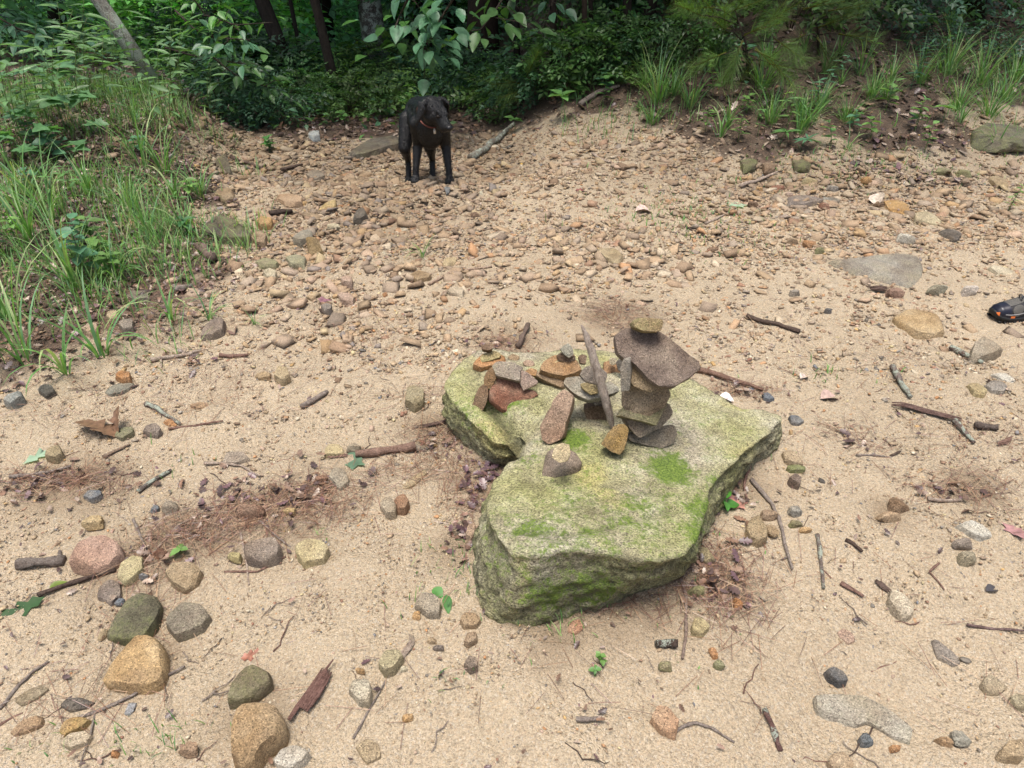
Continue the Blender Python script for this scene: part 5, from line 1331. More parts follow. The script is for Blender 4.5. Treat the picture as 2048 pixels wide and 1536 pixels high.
# understory behind the gully, rows from near to far
row = []
for u, v, k, s in [(700, 235, 2, .6), (640, 225, 2, .55), (560, 240, 2, .6), (500, 250, 2, .55), (450, 235, 0, .6), (1000, 225, 2, .55), (960, 205, 0, .6), (780, 225, 2, .5), (720, 205, 2, .7), (590, 215, 2, .7), (1040, 215, 2, .5),
                   (430, 190, 1, .8), (500, 200, 0, .85), (560, 190, 4, .7), (640, 185, 2, .9), (700, 180, 2, .9), (780, 185, 0, .8), (860, 175, 2, .9), (920, 178, 2, .9), (1010, 180, 2, .8), (1080, 188, 2, .7), (1130, 170, 0, .6)]:
    row.append((u, v, k, s))
i = 0
for u, v, k, s in row:
    P = at(u, v); shrub(k, P[0], P[1], s, col_at(P[0]), f'{SHL[k]} green shrub at the dark edge of the woods', 'shrubs at the edge of the woods'); i += 1
for yy, n, sc in [(8.2, 9, 1.0), (9.4, 10, 1.15), (11, 11, 1.4), (13, 12, 1.7), (15.5, 12, 2.1), (18.5, 12, 2.6), (22, 10, 3.2)]:
    half = .80 * (yy * cp + .9)
    for j in range(n):
        x = -half + 2 * half * (j + r.uniform(.1, .9)) / n
        if x > .9 and yy < 12 and r.uniform() < .75: continue
        if x > 2.5 and yy < 17: continue
        y = yy + r.uniform(-.5, .5); k = int(r.integers(0, 5))
        br = 1.5 + .7 * (x < -1.5) + .6 * (yy > 10)  # leaf colour brightened in place of missing light, more at left and far back
        uu = 1024 + FPX * x / (y * cp + 1.2)
        if y < 9.2 and 170 < uu < 340: continue
        if yy < 10 and -2.6 < x < .3: k = 2; sc_ = .7
        else: sc_ = sc
        shrub(k, x, y, sc_ * r.uniform(.8, 1.15), col_at(x) * br, f'{SHL[k]} green shrub deep in the shady woods', 'understory shrubs in the woods')

for u, v, k, s in [(1170, 150, 2, .6), (1215, 130, 0, .5), (1260, 120, 2, .6), (1330, 110, 2, .55), (1390, 120, 0, .5), (1580, 60, 2, .8), (1690, 40, 2, .8), (1780, 30, 2, .8), (1900, 15, 2, .9), (2010, 30, 2, .8), (1850, 90, 2, .45), (2000, 110, 2, .5), (1240, 40, 3, .6), (1340, 20, 1, .7), (1150, 60, 1, .6)]:
    P = at(u, v); shrub(k, P[0], P[1], s, col_at(P[0]) * .9, f'{SHL[k]} shrub growing in the dead leaves of the bank', 'shrubs on the leaf bank')
# trees
CRN = [fol_me('crown', 60 + i, 260, (1.7, 1.7, 1.5), 3.0, shell=.3) for i in range(3)]
def tree(pts, wpx, label, mat='bark', color=(1, 1, 1), h=8.5, crown=0, cs=1.0, ccol=None, name='tree', cat='tree', group=None, limbs=2, wtop=None, y=None):
    """pts: foot and a higher point of the trunk in the photo"""
    _seed[0] += 1; rr_ = np.random.default_rng(_seed[0])
    P0 = at(*pts[0]) if y is None else None
    if P0 is None:
        d = ray(*pts[0]); P0 = np.array([0, 0, CAMZ]) + d * (y / d[1]); P0[2] = h1(P0[0], P0[1])
    P1 = aty(pts[1][0], pts[1][1], P0[1] + .02)
    d = (P1 - P0); d /= np.linalg.norm(d)
    R = wpx * mpp(P0) / 2
    n = 16; t = np.linspace(0, 1, n)
    L = h / max(d[2], .5)
    ax = P0 + d * (t * L)[:, None]
    ax[:, 0] += fbm(np.stack([t * 3, t * 0 + _seed[0], t * 0], 1), 1, 2, _seed[0]) * .12 * t * (h / 6); ax[:, 1] += .1 * np.sin(t * 4 + _seed[0]) * t
    rd = R * (1 - .75 * t) * (1 + .35 * np.exp(-t * 40)); ax[0, 2] -= .1
    V, F = tube(ax - P0, rd, 14, .05, _seed[0])
    e = empty(name, P0, label, cat, group)
    tk = mk('trunk', V, F, M[mat], smooth=True, parent=e); tk.color = (*color, 1)
    for q in range(limbs):
        k = rr_.uniform(.3, .75); a = rr_.uniform(0, 6.3); p = P0 + d * k * L - P0
        ln = rr_.uniform(.8, 1.6)
        V, F = tube([p, p + np.array([math.cos(a), math.sin(a), .5]) * ln * .5, p + np.array([math.cos(a), math.sin(a), .75]) * ln], [R * .4, R * .25, R * .08], 6, .1, _seed[0])
        lb = mk('limb', V, F, M[mat], smooth=True, parent=e); lb.color = (*color, 1)
    c = ob('crown', CRN[crown % 3], e, d * L * .88, GREEN if ccol is None else ccol); c['kind'] = 'stuff'
    c.scale = (cs * .8,) * 3; c.rotation_euler = (0, 0, rr_.uniform(0, 6.3))
    return e
tree([(600, 192), (524, 0)], 30, 'dark leaning tree trunk above the gully, thickest of three', color=(.7, .7, .7), crown=0)
tree([(680, 214), (628, 0)], 19, 'slimmer dark leaning trunk nearer the dog', color=(.75, .72, .7), crown=1, h=7)
tree([(612, 180), (580, 0)], 9, 'thin sapling trunk just behind the dark leaning tree', color=(.6, .6, .6), crown=2, h=5, cs=.6)
tree([(762, 168), (738, 0)], 46, 'stout trunk blotched with pale lichen behind the dog', mat='lichen', crown=1, h=10)
tree([(962, 165), (968, 0)], 62, 'thickest dark trunk behind the large leafed branch', color=(.75, .62, .55), crown=2, h=11)
tree([(890, 150), (900, 0)], 26, 'dark trunk half hidden by the large leafed branch', color=(.6, .55, .5), crown=0, h=8)
tree([(1034, 128), (1032, 20)], 12, 'thin straight dark sapling trunk', color=(.5, .5, .5), crown=1, h=6, cs=.7)
tree([(1112, 140), (1106, 0)], 14, 'thin dark trunk wrapped in twigs', color=(.55, .5, .48), crown=2, h=6, cs=.7)
tree([(318, 172), (198, 0)], 27, 'pale lichen covered leaning trunk above the tall grass', mat='pale', crown=0, h=8, cs=1.0, limbs=1)
tree([(1168, 140), (1170, 0)], 11, 'slim dark trunk at the near end of a thicket', color=(.6, .5, .45), crown=0, h=6, cs=.7)
tree([(1188, 120), (1182, 0)], 9, 'slimmest trunk of the thicket', color=(.5, .45, .42), crown=1, h=6, cs=.6)
tree([(1258, 95), (1254, 0)], 16, 'upright dark trunk in the thicket', color=(.5, .47, .45), crown=2, h=7, cs=.8)
tree([(1290, 85), (1303, 0)], 22, 'broader leaning trunk in the thicket', color=(.5, .45, .42), crown=0, h=8)
tree([(1330, 80), (1352, 0)], 12, 'slanted brown trunk at the far end of the thicket', color=(.75, .62, .5), crown=1, h=6, cs=.7)
rt = np.random.default_rng(31)
for q in range(26):
    u = rt.uniform(-150, 1900); y = rt.uniform(9.5, 20)
    if u > 1350: y = rt.uniform(11, 18)
    tree([(u, 100), (u + rt.normal(0, 22), -60)], rt.uniform(14, 40), 'dark forest tree standing back in the shade', mat='lichen' if q % 4 == 0 else 'bark', color=tuple(np.array([.6, .56, .52]) * rt.uniform(.7, 1.2)), crown=q, h=rt.uniform(10, 14), cs=rt.uniform(.6, .95), group='forest trees farther back', limbs=1, y=y)
# trees whose crowns overhang the bank and the grass
for u, v, hh, cs in [(1700, 20, 9, 1.4), (1950, 30, 9, 1.5), (1500, 10, 9, 1.3)]:
    tree([(u, v), (u + 6, v - 60)], 34, 'dark trunk on the upper slope of the leaf bank', color=(.5, .45, .42), crown=int(u), h=hh, cs=cs, group='trees on the leaf bank', limbs=1)

# ------------------------------------------------------------------ low green cover in the woods, grass
def build_cover():
    r = np.random.default_rng(55)
    n = 26000
    x = r.uniform(-9, 7, n); y = 5.6 + 11 * r.uniform(0, 1, n) ** 1.5
    f = litter(x, y); back = ss(6.2, 6.9, y + .3 * n2d(x, y, 1.5, 8)) * ss(1.3, .2, x - .12 * (y - 6))
    side = .30 * ss(.2, 1.0, dL(x, y)) + .08 * ss(.3, 1.2, dR(x, y))
    k = r.uniform(0, 1, n) < np.maximum(back * .95, side) * f * np.clip(.5 + n2d(x, y, 2.5, 14) * .9, .08, 1)
    x, y = x[k], y[k]; n = len(x)
    hgt = r.uniform(.02, .30, n) ** 1.2
    pos = np.stack([x, y, H(x, y) + hgt], 1)
    s = r.uniform(.035, .10, n) * (1 + .06 * (y - 6))
    pal = np.array([GREEN, DGREEN, BGREEN, GREEN * 1.3, LIME * .9])
    c = pal[r.integers(0, 5, n)] * r.uniform(.7, 1.2, n)[:, None]
    V, F, cc = scatter(FOLD[0] * [1.15, 1, 1], FOLD[1], pos, eul(r.normal(-.1, .35, n), r.normal(0, .35, n), r.uniform(0, 6.3, n)), s, c)
    tag(mk('ground_cover', V, F, M['leaf'], cc), 'low creeping green leaves carpeting the shaded forest floor', 'undergrowth', kind='stuff')
build_cover()

def blades(base, az, L, lean, curve, w, nseg=5, fold=.25):
    """grass blades as tapering bent strips with a fold"""
    n = len(base); t = np.linspace(0, 1, nseg + 1)
    ang = lean[:, None] + curve[:, None] * t[None] ** 1.3            # angle from vertical
    dt = L[:, None] / nseg
    h = np.concatenate([np.zeros((n, 1)), np.cumsum(np.sin(ang[:, :-1]) * dt, 1)], 1)
    z = np.concatenate([np.zeros((n, 1)), np.cumsum(np.cos(ang[:, :-1]) * dt, 1)], 1)
    ca, sa = np.cos(az)[:, None], np.sin(az)[:, None]
    C0 = np.stack([base[:, :1] + h * ca, base[:, 1:2] + h * sa, base[:, 2:3] + z], 2)
    ww = w[:, None] * (np.minimum(1, .55 + 2.2 * t) * (1 - t ** 2.2) + .03)[None] / 2
    sd = np.stack([-np.sin(az), np.cos(az), np.zeros(n)], 1)[:, None, :]
    A = C0 + sd * ww[:, :, None]; B = C0 - sd * ww[:, :, None]
    A[:, :, 2] += ww * fold; B[:, :, 2] += ww * fold
    V = np.stack([A, C0, B], 2).reshape(n, -1, 3)
    F = []
    for i in range(nseg):
        a = i * 3; F += [[a, a + 1, a + 4], [a, a + 4, a + 3], [a + 1, a + 2, a + 5], [a + 1, a + 5, a + 4]]
    k = V.shape[1]
    return V.reshape(-1, 3), (np.array(F)[None] + (np.arange(n) * k)[:, None, None]).reshape(-1, 3), k

GCOL = np.array([(.16, .31, .09), (.12, .26, .08), (.20, .35, .12), (.13, .27, .12), (.28, .36, .16)])
def build_grass():
    r = np.random.default_rng(66)
    X = []
    n = 46000
    x = r.uniform(-4.6, -1.1, n); y = r.uniform(1.9, 6.6, n)
    k = r.uniform(0, 1, n) < ss(-.25, .7, dL(x, y) + .3 * n2d(x, y, 2, 23)) * np.clip(.55 + .9 * n2d(x, y, 1.6, 24), .10, 1) * ss(1.9, 3.4, y)
    X.append(np.stack([x[k], y[k]], 1))
    n = 12000
    x = r.uniform(.4, 7, n); y = r.uniform(4.6, 8.6, n)
    k = r.uniform(0, 1, n) < np.exp(-((dR(x, y) - .35) / .75) ** 2) * .95 * np.clip(.5 + 1.1 * n2d(x, y, 1.9, 26), .05, 1)
    X.append(np.stack([x[k], y[k]], 1))
    for u, v, sx, sy, m in [(1400, 450, .3, .25, 220), (1340, 430, .2, .15, 110), (1640, 350, .5, .15, 220), (1730, 320, .4, .12, 240), (910, 1110, .05, .06, 40), (1250, 1205, .1, .05, 34), (1480, 1010, .05, .07, 40), (1400, 1200, .04, .06, 14), (930, 1190, .03, .03, 12), (640, 1075, .02, .02, 10),
                            (960, 1360, .06, .03, 14), (1380, 1320, .03, .04, 8), (270, 1480, .06, .03, 22), (330, 1490, .05, .03, 22), (80, 1480, .05, .03, 16), (1560, 910, .04, .03, 24), (1660, 750, .12, .05, 30), (850, 1190, .03, .03, 10), (1100, 1260, .06, .03, 26), (350, 940, .08, .04, 16), (1450, 1060, .03, .04, 26)]:
        c = at(u, v); X.append(np.stack([c[0] + r.normal(0, sx, m), c[1] + r.normal(0, sy, m)], 1))
    p = np.concatenate(X); k = ~on_boulder(p[:, 0], p[:, 1]); p = p[k]; n = len(p)
    near = p[:, 1] < 2.2
    L = r.uniform(.05, .20, n) * np.where(near, .32, 1) * np.where((p[:, 0] > .3) & (p[:, 1] < 5.4), .3, 1)
    b = np.stack([p[:, 0], p[:, 1], H(p[:, 0], p[:, 1]) - .004], 1)
    V, F, k = blades(b, r.uniform(0, 6.3, n), L, r.uniform(.05, .6, n), r.uniform(.2, 1.6, n), r.uniform(.0035, .008, n) * np.where(near, .6, 1), 3)
    c = np.repeat(GCOL[r.integers(0, 5, n)] * r.uniform(.7, 1.2, n)[:, None], k, 0)
    tag(mk('grass', V, F, M['grass'], c), 'fine short green grass growing through the leaf litter', 'grass', kind='stuff')
build_grass()

def tuft_me(seed, n, L, w, lean=.45, spread=.03, curve=1.1):
    r = np.random.default_rng(seed)
    a = r.uniform(0, 6.3, n); q = r.uniform(0, spread, n)
    b = np.stack([np.cos(a) * q, np.sin(a) * q, np.full(n, -.008)], 1)
    V, F, k = blades(b, a + r.normal(0, .5, n), L * r.uniform(.55, 1.1, n), r.uniform(.05, lean, n), curve * r.uniform(.4, 1.5, n), w * r.uniform(.7, 1.2, n), 6)
    c = np.repeat(GCOL[r.integers(0, 5, n)] * r.uniform(.8, 1.2, n)[:, None], k, 0)
    return mk('grass_tuft', V, F, M['grass'], c, link=False)
TUF = [tuft_me(1, 26, .42, .008, .7), tuft_me(2, 14, .40, .011, .6), tuft_me(3, 40, .34, .008, .7, .05), tuft_me(4, 10, .36, .012, .6, .02, 1.7), tuft_me(5, 60, .5, .008, .8, .06)]
def tuft(u, v, k, s, label, group=None, color=(1, 1, 1)):
    P = at(u, v); _seed[0] += 1
    o = ob('grass_tuft', TUF[k], None, P, color); o.scale = (s, s, s); o.rotation_euler = (0, 0, _seed[0] * 1.7)
    return tag(o, label, 'grass tuft', group)
for u, v, k, s, l in [(48, 720, 1, 1.3, 'tall broad bladed grass clump nearest the picture edge'), (130, 745, 3, 1.0, 'splayed grass clump in front of the litter'), (205, 712, 3, 1.1, 'splayed grass clump above the orange pebble'), (150, 575, 0, 1.15, 'bright grass clump in the middle of the grassy litter'),
                      (60, 480, 0, 1.2, 'fine grass clump at the picture edge'), (345, 640, 3, .8, 'arching few bladed grass beside the grey wedge'), (420, 640, 3, .55, 'small arching grass blades by the bleached stick'), (285, 330, 1, 1.3, 'tall pale grass clump at the crest of the grass bank'),
                      (330, 345, 0, 1.1, 'slender grass clump at the crest of the grass bank'), (55, 395, 1, 1.2, 'broad bladed grass clump below the maple seedlings'), (100, 440, 0, 1.2, 'dense grass clump below the maple seedlings'), (370, 470, 3, .9, 'single bent grass clump at the litter edge'),
                      (300, 470, 0, .8, 'short grass clump between litter and gully'), (235, 560, 3, .8, 'short splayed grass clump by grey shale'), (20, 640, 1, 1.3, 'coarse grass clump cut by the picture edge'), (180, 390, 0, 1.0, 'mid sized grass clump on the grass bank'),
                      (260, 420, 2, .9, 'fine dense grass clump on the grass bank'), (400, 390, 2, .8, 'fine grass clump at the gully lip'), (350, 400, 3, 1.0, 'droopy grass clump at the gully lip'), (845, 515, 3, .5, 'lone grass sprig in the gravel slope'), (510, 650, 3, .3, 'tiny grass sprig on bare sand')]:
    tuft(u, v, k, s, l)
for u, v, k, s, l in [(1315, 205, 4, 1.15, 'big fountain of narrow grass on the bank shoulder'), (1345, 190, 2, 1.2, 'dense grass fountain just behind the biggest one'), (1290, 175, 4, .9, 'grass fountain by the fallen lichen branch'), (1380, 215, 2, 1.1, 'grass fountain beside the opposite leaved weed'), (1440, 275, 3, 1.0, 'broad bladed grass at the bank foot'),
                      (1455, 255, 1, .8, 'upright broad grass above the bank foot'), (1640, 215, 2, 1.0, 'thin yellow green grass in the dead leaves'), (1720, 150, 0, 1.0, 'arching pale grass near the bank top'), (1780, 165, 0, .9, 'grass blades leaning across the dead leaves'), (1895, 150, 4, 1.1, 'rust tipped grass clump on the bank'),
                      (1960, 170, 4, 1.1, 'spreading grass clump near the frame edge'), (2010, 200, 2, 1.2, 'grass clump above the mossy bank slab'), (1990, 300, 3, .9, 'few bladed grass in front of the mossy bank slab'), (2030, 160, 4, 1.0, 'grass clump cut by the frame edge'), (1695, 300, 3, .6, 'pale single blade by the bank foot'), (1920, 245, 3, .8, 'bright blade of grass by the mossy bank slab'), (1905, 55, 2, 1.0, 'grass clump high on the bank')]:
    tuft(u, v, k, s, l)
for i in range(26):
    g_ = np.random.default_rng(700 + i); u = g_.uniform(1230, 2040); v = g_.uniform(90, 270) - (30 if u > 1900 else 0)
    if dR(*at(u, v)[:2]) < -.1: continue
    tuft(u, v, [2, 4, 0][i % 3], g_.uniform(.55, .95), 'loose grass clump among the dead leaves of the bank', 'grass clumps scattered over the bank', (.9, .95, .85))
# stilt grass stand: stalks with lance leaves
def stalk(P, h, az, lean, color, label, group, nl=9):
    _seed[0] += 1; q = np.random.default_rng(_seed[0])
    e = empty('grass_stalk', P, label, 'grass stalk', group)
    d = np.array([math.cos(az) * lean, math.sin(az) * lean, 1.0])
    pt = lambda t: np.array([d[0] * h * t * t, d[1] * h * t * t, h * t * (1 - .1 * lean * t)])
    V, F = tube([pt(t) for t in np.linspace(0, 1, 6)], np.linspace(.0032, .0014, 6), 4)
    st = mk('stem', V, F, M['grass'], np.full((len(V), 3), 1.0), smooth=True, parent=e); st.color = (.16, .22, .08, 1)
    for i in range(nl):
        t = .3 + .7 * (i + .5) / nl; a = az + (i % 2) * math.pi + q.normal(0, .7)
        leaf_ob('lance', e, pt(t), (math.cos(a), math.sin(a), q.uniform(-.1, .45)), q.uniform(.10, .17), np.array([.115, .22, .085]) * q.uniform(.75, 1.3), q.normal(0, .3), wid=.95)
    return e
q = np.random.default_rng(91)
for i in range(46):
    u, v = q.uniform(10, 440), 0
    v = 235 + q.uniform(-55, 45) + (40 if u < 80 else 0)
    P = at(u, v)
    stalk(P, q.uniform(.42, .75), q.uniform(-1.2, .9), q.uniform(.1, .5), None, 'tall lance leaved grass stalk on the grassy bank', 'lance leaved stalks on the grassy bank', 8)
# seedlings and weeds: stem and single leaves
def plant(P, name, label, kind, n, h, size, color, cat, group=None, lean=(0, 0), mode='whorl', wid=1.0, elev=.1, stemr=.003):
    _seed[0] += 1; q = np.random.default_rng(_seed[0])
    e = empty(name, P, label, cat, group)
    pt = lambda t: np.array([lean[0] * t * t * h, lean[1] * t * t * h, h * t])
    V, F = tube([pt(t) for t in np.linspace(-.04, 1, 5)], np.linspace(stemr, stemr * .5, 5), 5)
    st = mk('stem', V, F, M['leaf'], np.full((len(V), 3), 1.0), smooth=True, parent=e); st.color = (*(np.array(color) * .8), 1)
    for i in range(n):
        if mode == 'whorl': t = 1.0 - .12 * q.uniform(); a = 6.283 * i / n + q.normal(0, .25)
        elif mode == 'opp': t = .15 + .85 * (i // 2 + 1) / (n // 2); a = (i % 2) * math.pi + (i // 2) * 1.57 + q.normal(0, .2)
        else: t = .25 + .75 * (i + 1) / n; a = 2.4 * i + q.normal(0, .3)
        leaf_ob(kind, e, pt(min(t, 1)), (math.cos(a), math.sin(a), elev + q.normal(0, .15)), size * q.uniform(.7, 1.15) * (1 - .25 * (mode == 'opp') * t), np.array(color) * q.uniform(.8, 1.25), q.normal(0, .2), wid=wid)
    return e
MAP = np.array([.10, .22, .09])
for i, (u, v, n, h, s) in enumerate([(30, 250, 5, .32, .13), (95, 240, 5, .36, .14), (140, 285, 5, .30, .14), (60, 300, 4, .25, .12), (185, 270, 4, .30, .12), (115, 320, 4, .22, .12), (20, 330, 4, .2, .11), (210, 310, 4, .22, .10), (150, 225, 4, .34, .13), (165, 335, 4, .15, .1), (75, 345, 4, .16, .1)]):
    plant(at(u, v), 'maple_seedling', 'maple seedling with lobed leaves below the tall stalks', 'maple', n, h, s, MAP * q.uniform(.8, 1.2), 'seedling', 'maple seedlings on the grassy bank', elev=-.05)
plant(at(375, 470), 'leafy_seedling', 'leafy green seedling beside the big dark mossy rock', 'broad', 10, .10, .075, (.06, .16, .06), 'seedling', mode='alt', wid=.9)
plant(at(540, 305), 'leafy_seedling', 'low leafy seedling at the gully head', 'broad', 12, .12, .075, (.07, .19, .05), 'seedling', mode='alt')
WEED = [(1425, 200, 'opp', 16, .42, .075, 'oval', LIME, 'tall opposite leaved weed on the bank shoulder'), (1620, 225, 'alt', 26, .40, .085, 'lance', BGREEN * 1.3, 'blue green narrow leaved weed in dead leaves'), (1615, 260, 'opp', 10, .22, .10, 'lance', GREEN * 1.3, 'dark glossy weed in dead leaves'),
        (1570, 275, 'alt', 7, .34, .11, 'lance', LIME * 1.1, 'broad lance leaved plant among dead leaves'), (1770, 225, 'alt', 9, .22, .11, 'oval', LIME * 1.05, 'bright oval leaved plant among dead leaves'), (1820, 180, 'alt', 30, .34, .09, 'lance', BGREEN * 1.2, 'bushy blue green weed high on the bank'),
        (1790, 110, 'opp', 8, .30, .12, 'oval', GREEN * 1.2, 'thin plant with long leaves near the bank top'), (1410, 265, 'alt', 12, .18, .08, 'lance', LIME, 'small bright plant at the bank foot'), (1475, 285, 'alt', 12, .20, .09, 'lance', LIME * .9, 'second bright plant at the bank foot'),
        (1560, 290, 'whorl', 9, .10, .11, 'lance', GREEN * 1.3, 'rosette of narrow leaves at the bank foot'), (1600, 300, 'whorl', 9, .08, .11, 'lance', BGREEN * 1.3, 'second rosette of narrow leaves at the bank foot'), (1740, 280, 'alt', 8, .16, .09, 'oval', LIME, 'short bright plant below the oval leaved one'),
        (1885, 245, 'whorl', 4, .12, .10, 'broad', LIME * 1.1, 'yellow green broad leaved plant near the slab'), (2015, 425, 'alt', 20, .16, .05, 'lance', LIME, 'small bushy weed on the sand near the frame edge'), (1660, 300, 'alt', 8, .2, .07, 'oval', GREEN * 1.3, 'small weed under the blue green weed'),
        (1130, 245, 'whorl', 5, .22, .13, 'broad', GREEN * 1.4, 'five leaved creeper shoot right behind the gravel'), (1060, 222, 'whorl', 5, .3, .14, 'broad', GREEN * 1.5, 'broad leaved shoot beside the dog'), (985, 225, 'whorl', 5, .34, .16, 'broad', GREEN * 1.5, 'round leaved shoot nearest the dog'),
        (1030, 265, 'whorl', 4, .12, .10, 'broad', GREEN * 1.2, 'low round leaved shoot at the lichen branch'), (1150, 200, 'alt', 9, .3, .11, 'oval', LIME * .9, 'leafy shoot below the thicket'), (1205, 215, 'alt', 8, .24, .10, 'oval', GREEN * 1.3, 'leafy shoot beside the bare branch'), (1180, 165, 'alt', 10, .3, .1, 'oval', LIME * .8, 'bright shoot under the thin pine sprays'),
        (1270, 150, 'alt', 9, .34, .11, 'oval', GREEN * 1.2, 'oval leaved shoot beside the fallen lichen branch'), (1225, 180, 'alt', 8, .2, .09, 'oval', LIME, 'small bright shoot under the lichen branch'), (1205, 1330, 'alt', 8, .04, .018, 'broad', LIME * .9, 'tiny clover like sprout on open sand'), (1190, 1352, 'whorl', 4, .02, .017, 'broad', GREEN * 1.5, 'second tiny sprout on open sand'),
        (1450, 1020, 'alt', 5, .05, .045, 'broad', (.08, .25, .04), 'bright green sprout against the boulder flank'), (360, 1105, 'whorl', 3, .02, .035, 'broad', LIME, 'small green sprout between twigs'), (620, 235, 'alt', 14, .2, .09, 'broad', GREEN * 1.2, 'leafy sprig at the dark forest edge'), (690, 250, 'alt', 8, .12, .07, 'broad', GREEN * 1.6, 'small bright sprig behind the gully')]
for u, v, mo, n, h, s, k, c, l in WEED:
    plant(at(u, v), 'weed', l, k, n, h, s, c, 'plant', mode=mo, lean=(q.normal(0, .25), q.normal(0, .25)), wid=1.1 if k != 'lance' else .95)
for i in range(44):
    g_ = np.random.default_rng(1700 + i)
    if i < 24: u, v = g_.uniform(0, 420), g_.uniform(300, 560); ok = dL(*at(u, v)[:2]) > .1; gl = 'leafy green weed growing in the grass of the bank'; gg = 'weeds in the grassy bank'
    else: u, v = g_.uniform(1150, 2040), g_.uniform(130, 310); ok = dR(*at(u, v)[:2]) > -.1; gl = 'leafy weed growing in the dead leaves of the bank'; gg = 'weeds in the dead leaves of the bank'
    if not ok: continue
    plant(at(u, v), 'weed', gl, ['oval', 'lance', 'broad'][i % 3], int(g_.integers(7, 12)), g_.uniform(.10, .26), g_.uniform(.06, .10), [LIME, GREEN * 1.4, BGREEN * 1.4][i % 3] * g_.uniform(.8, 1.2), 'plant', gg, mode=['alt', 'opp', 'alt'][i % 3])
# the branch of big glossy leaves hanging in above the dog
def big_branch(label, pts, yy, leaves, size, color, kind='oval', seed=1, name='leafy_branch', rstem=.012, wid=1.05):
    g = np.random.default_rng(seed)
    P = np.array([aty(u, v, yy + g.uniform(-.25, .25)) for u, v in pts])
    e = empty(name, P[0], label, 'branch')
    Q = resample(P, 14)
    V, F = tube(Q - P[0], np.linspace(rstem, .004, 14), 6, .1, seed)
    ob('stem', mk('stem', V, F, M['bark'], smooth=True, link=False), e)
    for i in range(leaves):
        t = g.uniform(.15, 1) * 13; k = int(t); f = t - k; k = min(k, 12)
        p = Q[k] * (1 - f) + Q[k + 1] * f - P[0]
        tw = g.normal(size=3) * [1, .8, .55]; tw[2] -= .25
        o = p + tw * size * g.uniform(.4, 1.5)
        dd = np.array([tw[0], tw[1] - .35, -.55 + g.normal(0, .25)])
        leaf_ob(kind, e, o, dd, size * g.uniform(.75, 1.2), np.array(color) * g.uniform(.7, 1.3), g.normal(0, .35), wid=wid)
        if i % 4 == 0:
            V, F = tube([p, (p + o) / 2 + [0, 0, .02], o], [.004, .003, .002], 4); mk('twig', V, F, M['bark'], smooth=True, parent=e)
    return e
big_branch('drooping branch of large glossy oval leaves above the dog', [(930, -60), (905, 0), (880, 40), (860, 75), (835, 90)], 6.3, 44, .17, BGREEN * 1.15, 'oval', 3)
big_branch('pale leaved branch reaching in at the top above the dog', [(840, -60), (820, -10), (800, 30), (790, 55)], 6.2, 16, .17, BGREEN * 1.4, 'oval', 4)
big_branch('big leaved branch hanging behind the thickest trunk', [(1040, -50), (1010, -10), (985, 30), (960, 60)], 6.6, 26, .16, GREEN * .9, 'oval', 5)
big_branch('narrow leaved branch drooping over the thicket', [(1120, -40), (1100, 20), (1085, 60), (1090, 95)], 7.0, 16, .15, BGREEN, 'oval', 6)
for i, (pts, yy, n, c, l) in enumerate([
    ([(360, -40), (410, 30), (470, 50), (545, 45)], 6.8, 44, GREEN * 1.55, 'bright compound leaved branch sweeping over the gully'),
    ([(350, 20), (390, 60), (430, 75), (500, 80)], 6.6, 40, BGREEN * 1.25, 'blue green branch just under the bright sweeping one'),
    ([(330, 95), (380, 110), (440, 120), (520, 135)], 7.2, 40, GREEN * 1.1, 'lower dark branch over the gully'),
    ([(60, -30), (120, 20), (180, 50), (220, 60)], 9.0, 40, BGREEN * 1.5, 'dim bluish branch behind the leaning pale trunk'),
    ([(-30, 20), (40, 60), (110, 80), (170, 95)], 7.0, 40, BGREEN * 1.3, 'bluish branch above the tall grass'),
    ([(420, 110), (470, 150), (520, 170), (560, 180)], 7.0, 30, GREEN * 1.1, 'branch with small leaves under the sweeping one')]):
    big_branch(l, pts, yy, n, .12, c, 'oval', 20 + i, rstem=.009, wid=.9)
# pine boughs on the bank
def needles_me(seed, n=170, L=.12):
    g = np.random.default_rng(seed)
    t = g.uniform(.0, 1, n); a = g.uniform(0, 6.3, n)
    pos = np.stack([np.zeros(n), t * .24, np.zeros(n)], 1)
    T = np.array([[-.5, 0, 0], [.5, 0, 0], [-.3, 1, 0], [.3, 1, 0]]) * [.014, 1, 1]
    V = []
    d = np.stack([np.cos(a) * .75, np.full(n, .55) + .3 * t, np.sin(a) * .6], 1)
    R = np.array([aim(q_) for q_ in d])
    V, F, c = scatter(T, [[0, 1, 3], [0, 3, 2]], pos, R, np.stack([np.full(n, L), L * g.uniform(.7, 1.1, n), np.full(n, L)], 1), np.ones((n, 3)) * g.uniform(.7, 1.3, n)[:, None])
    s, f = tube([(0, -.05, 0), (0, .12, 0), (0, .25, 0)], [.004, .003, .002], 4)
    V2, F2, C2_ = join([(V, F, (1, 1, 1)), (s, f, (.8, .5, .25))]); C2_[:len(V)] = c
    return mk('needle_spray', V2, F2, M['grass'], C2_, link=False)
NDL = [needles_me(i) for i in range(3)]
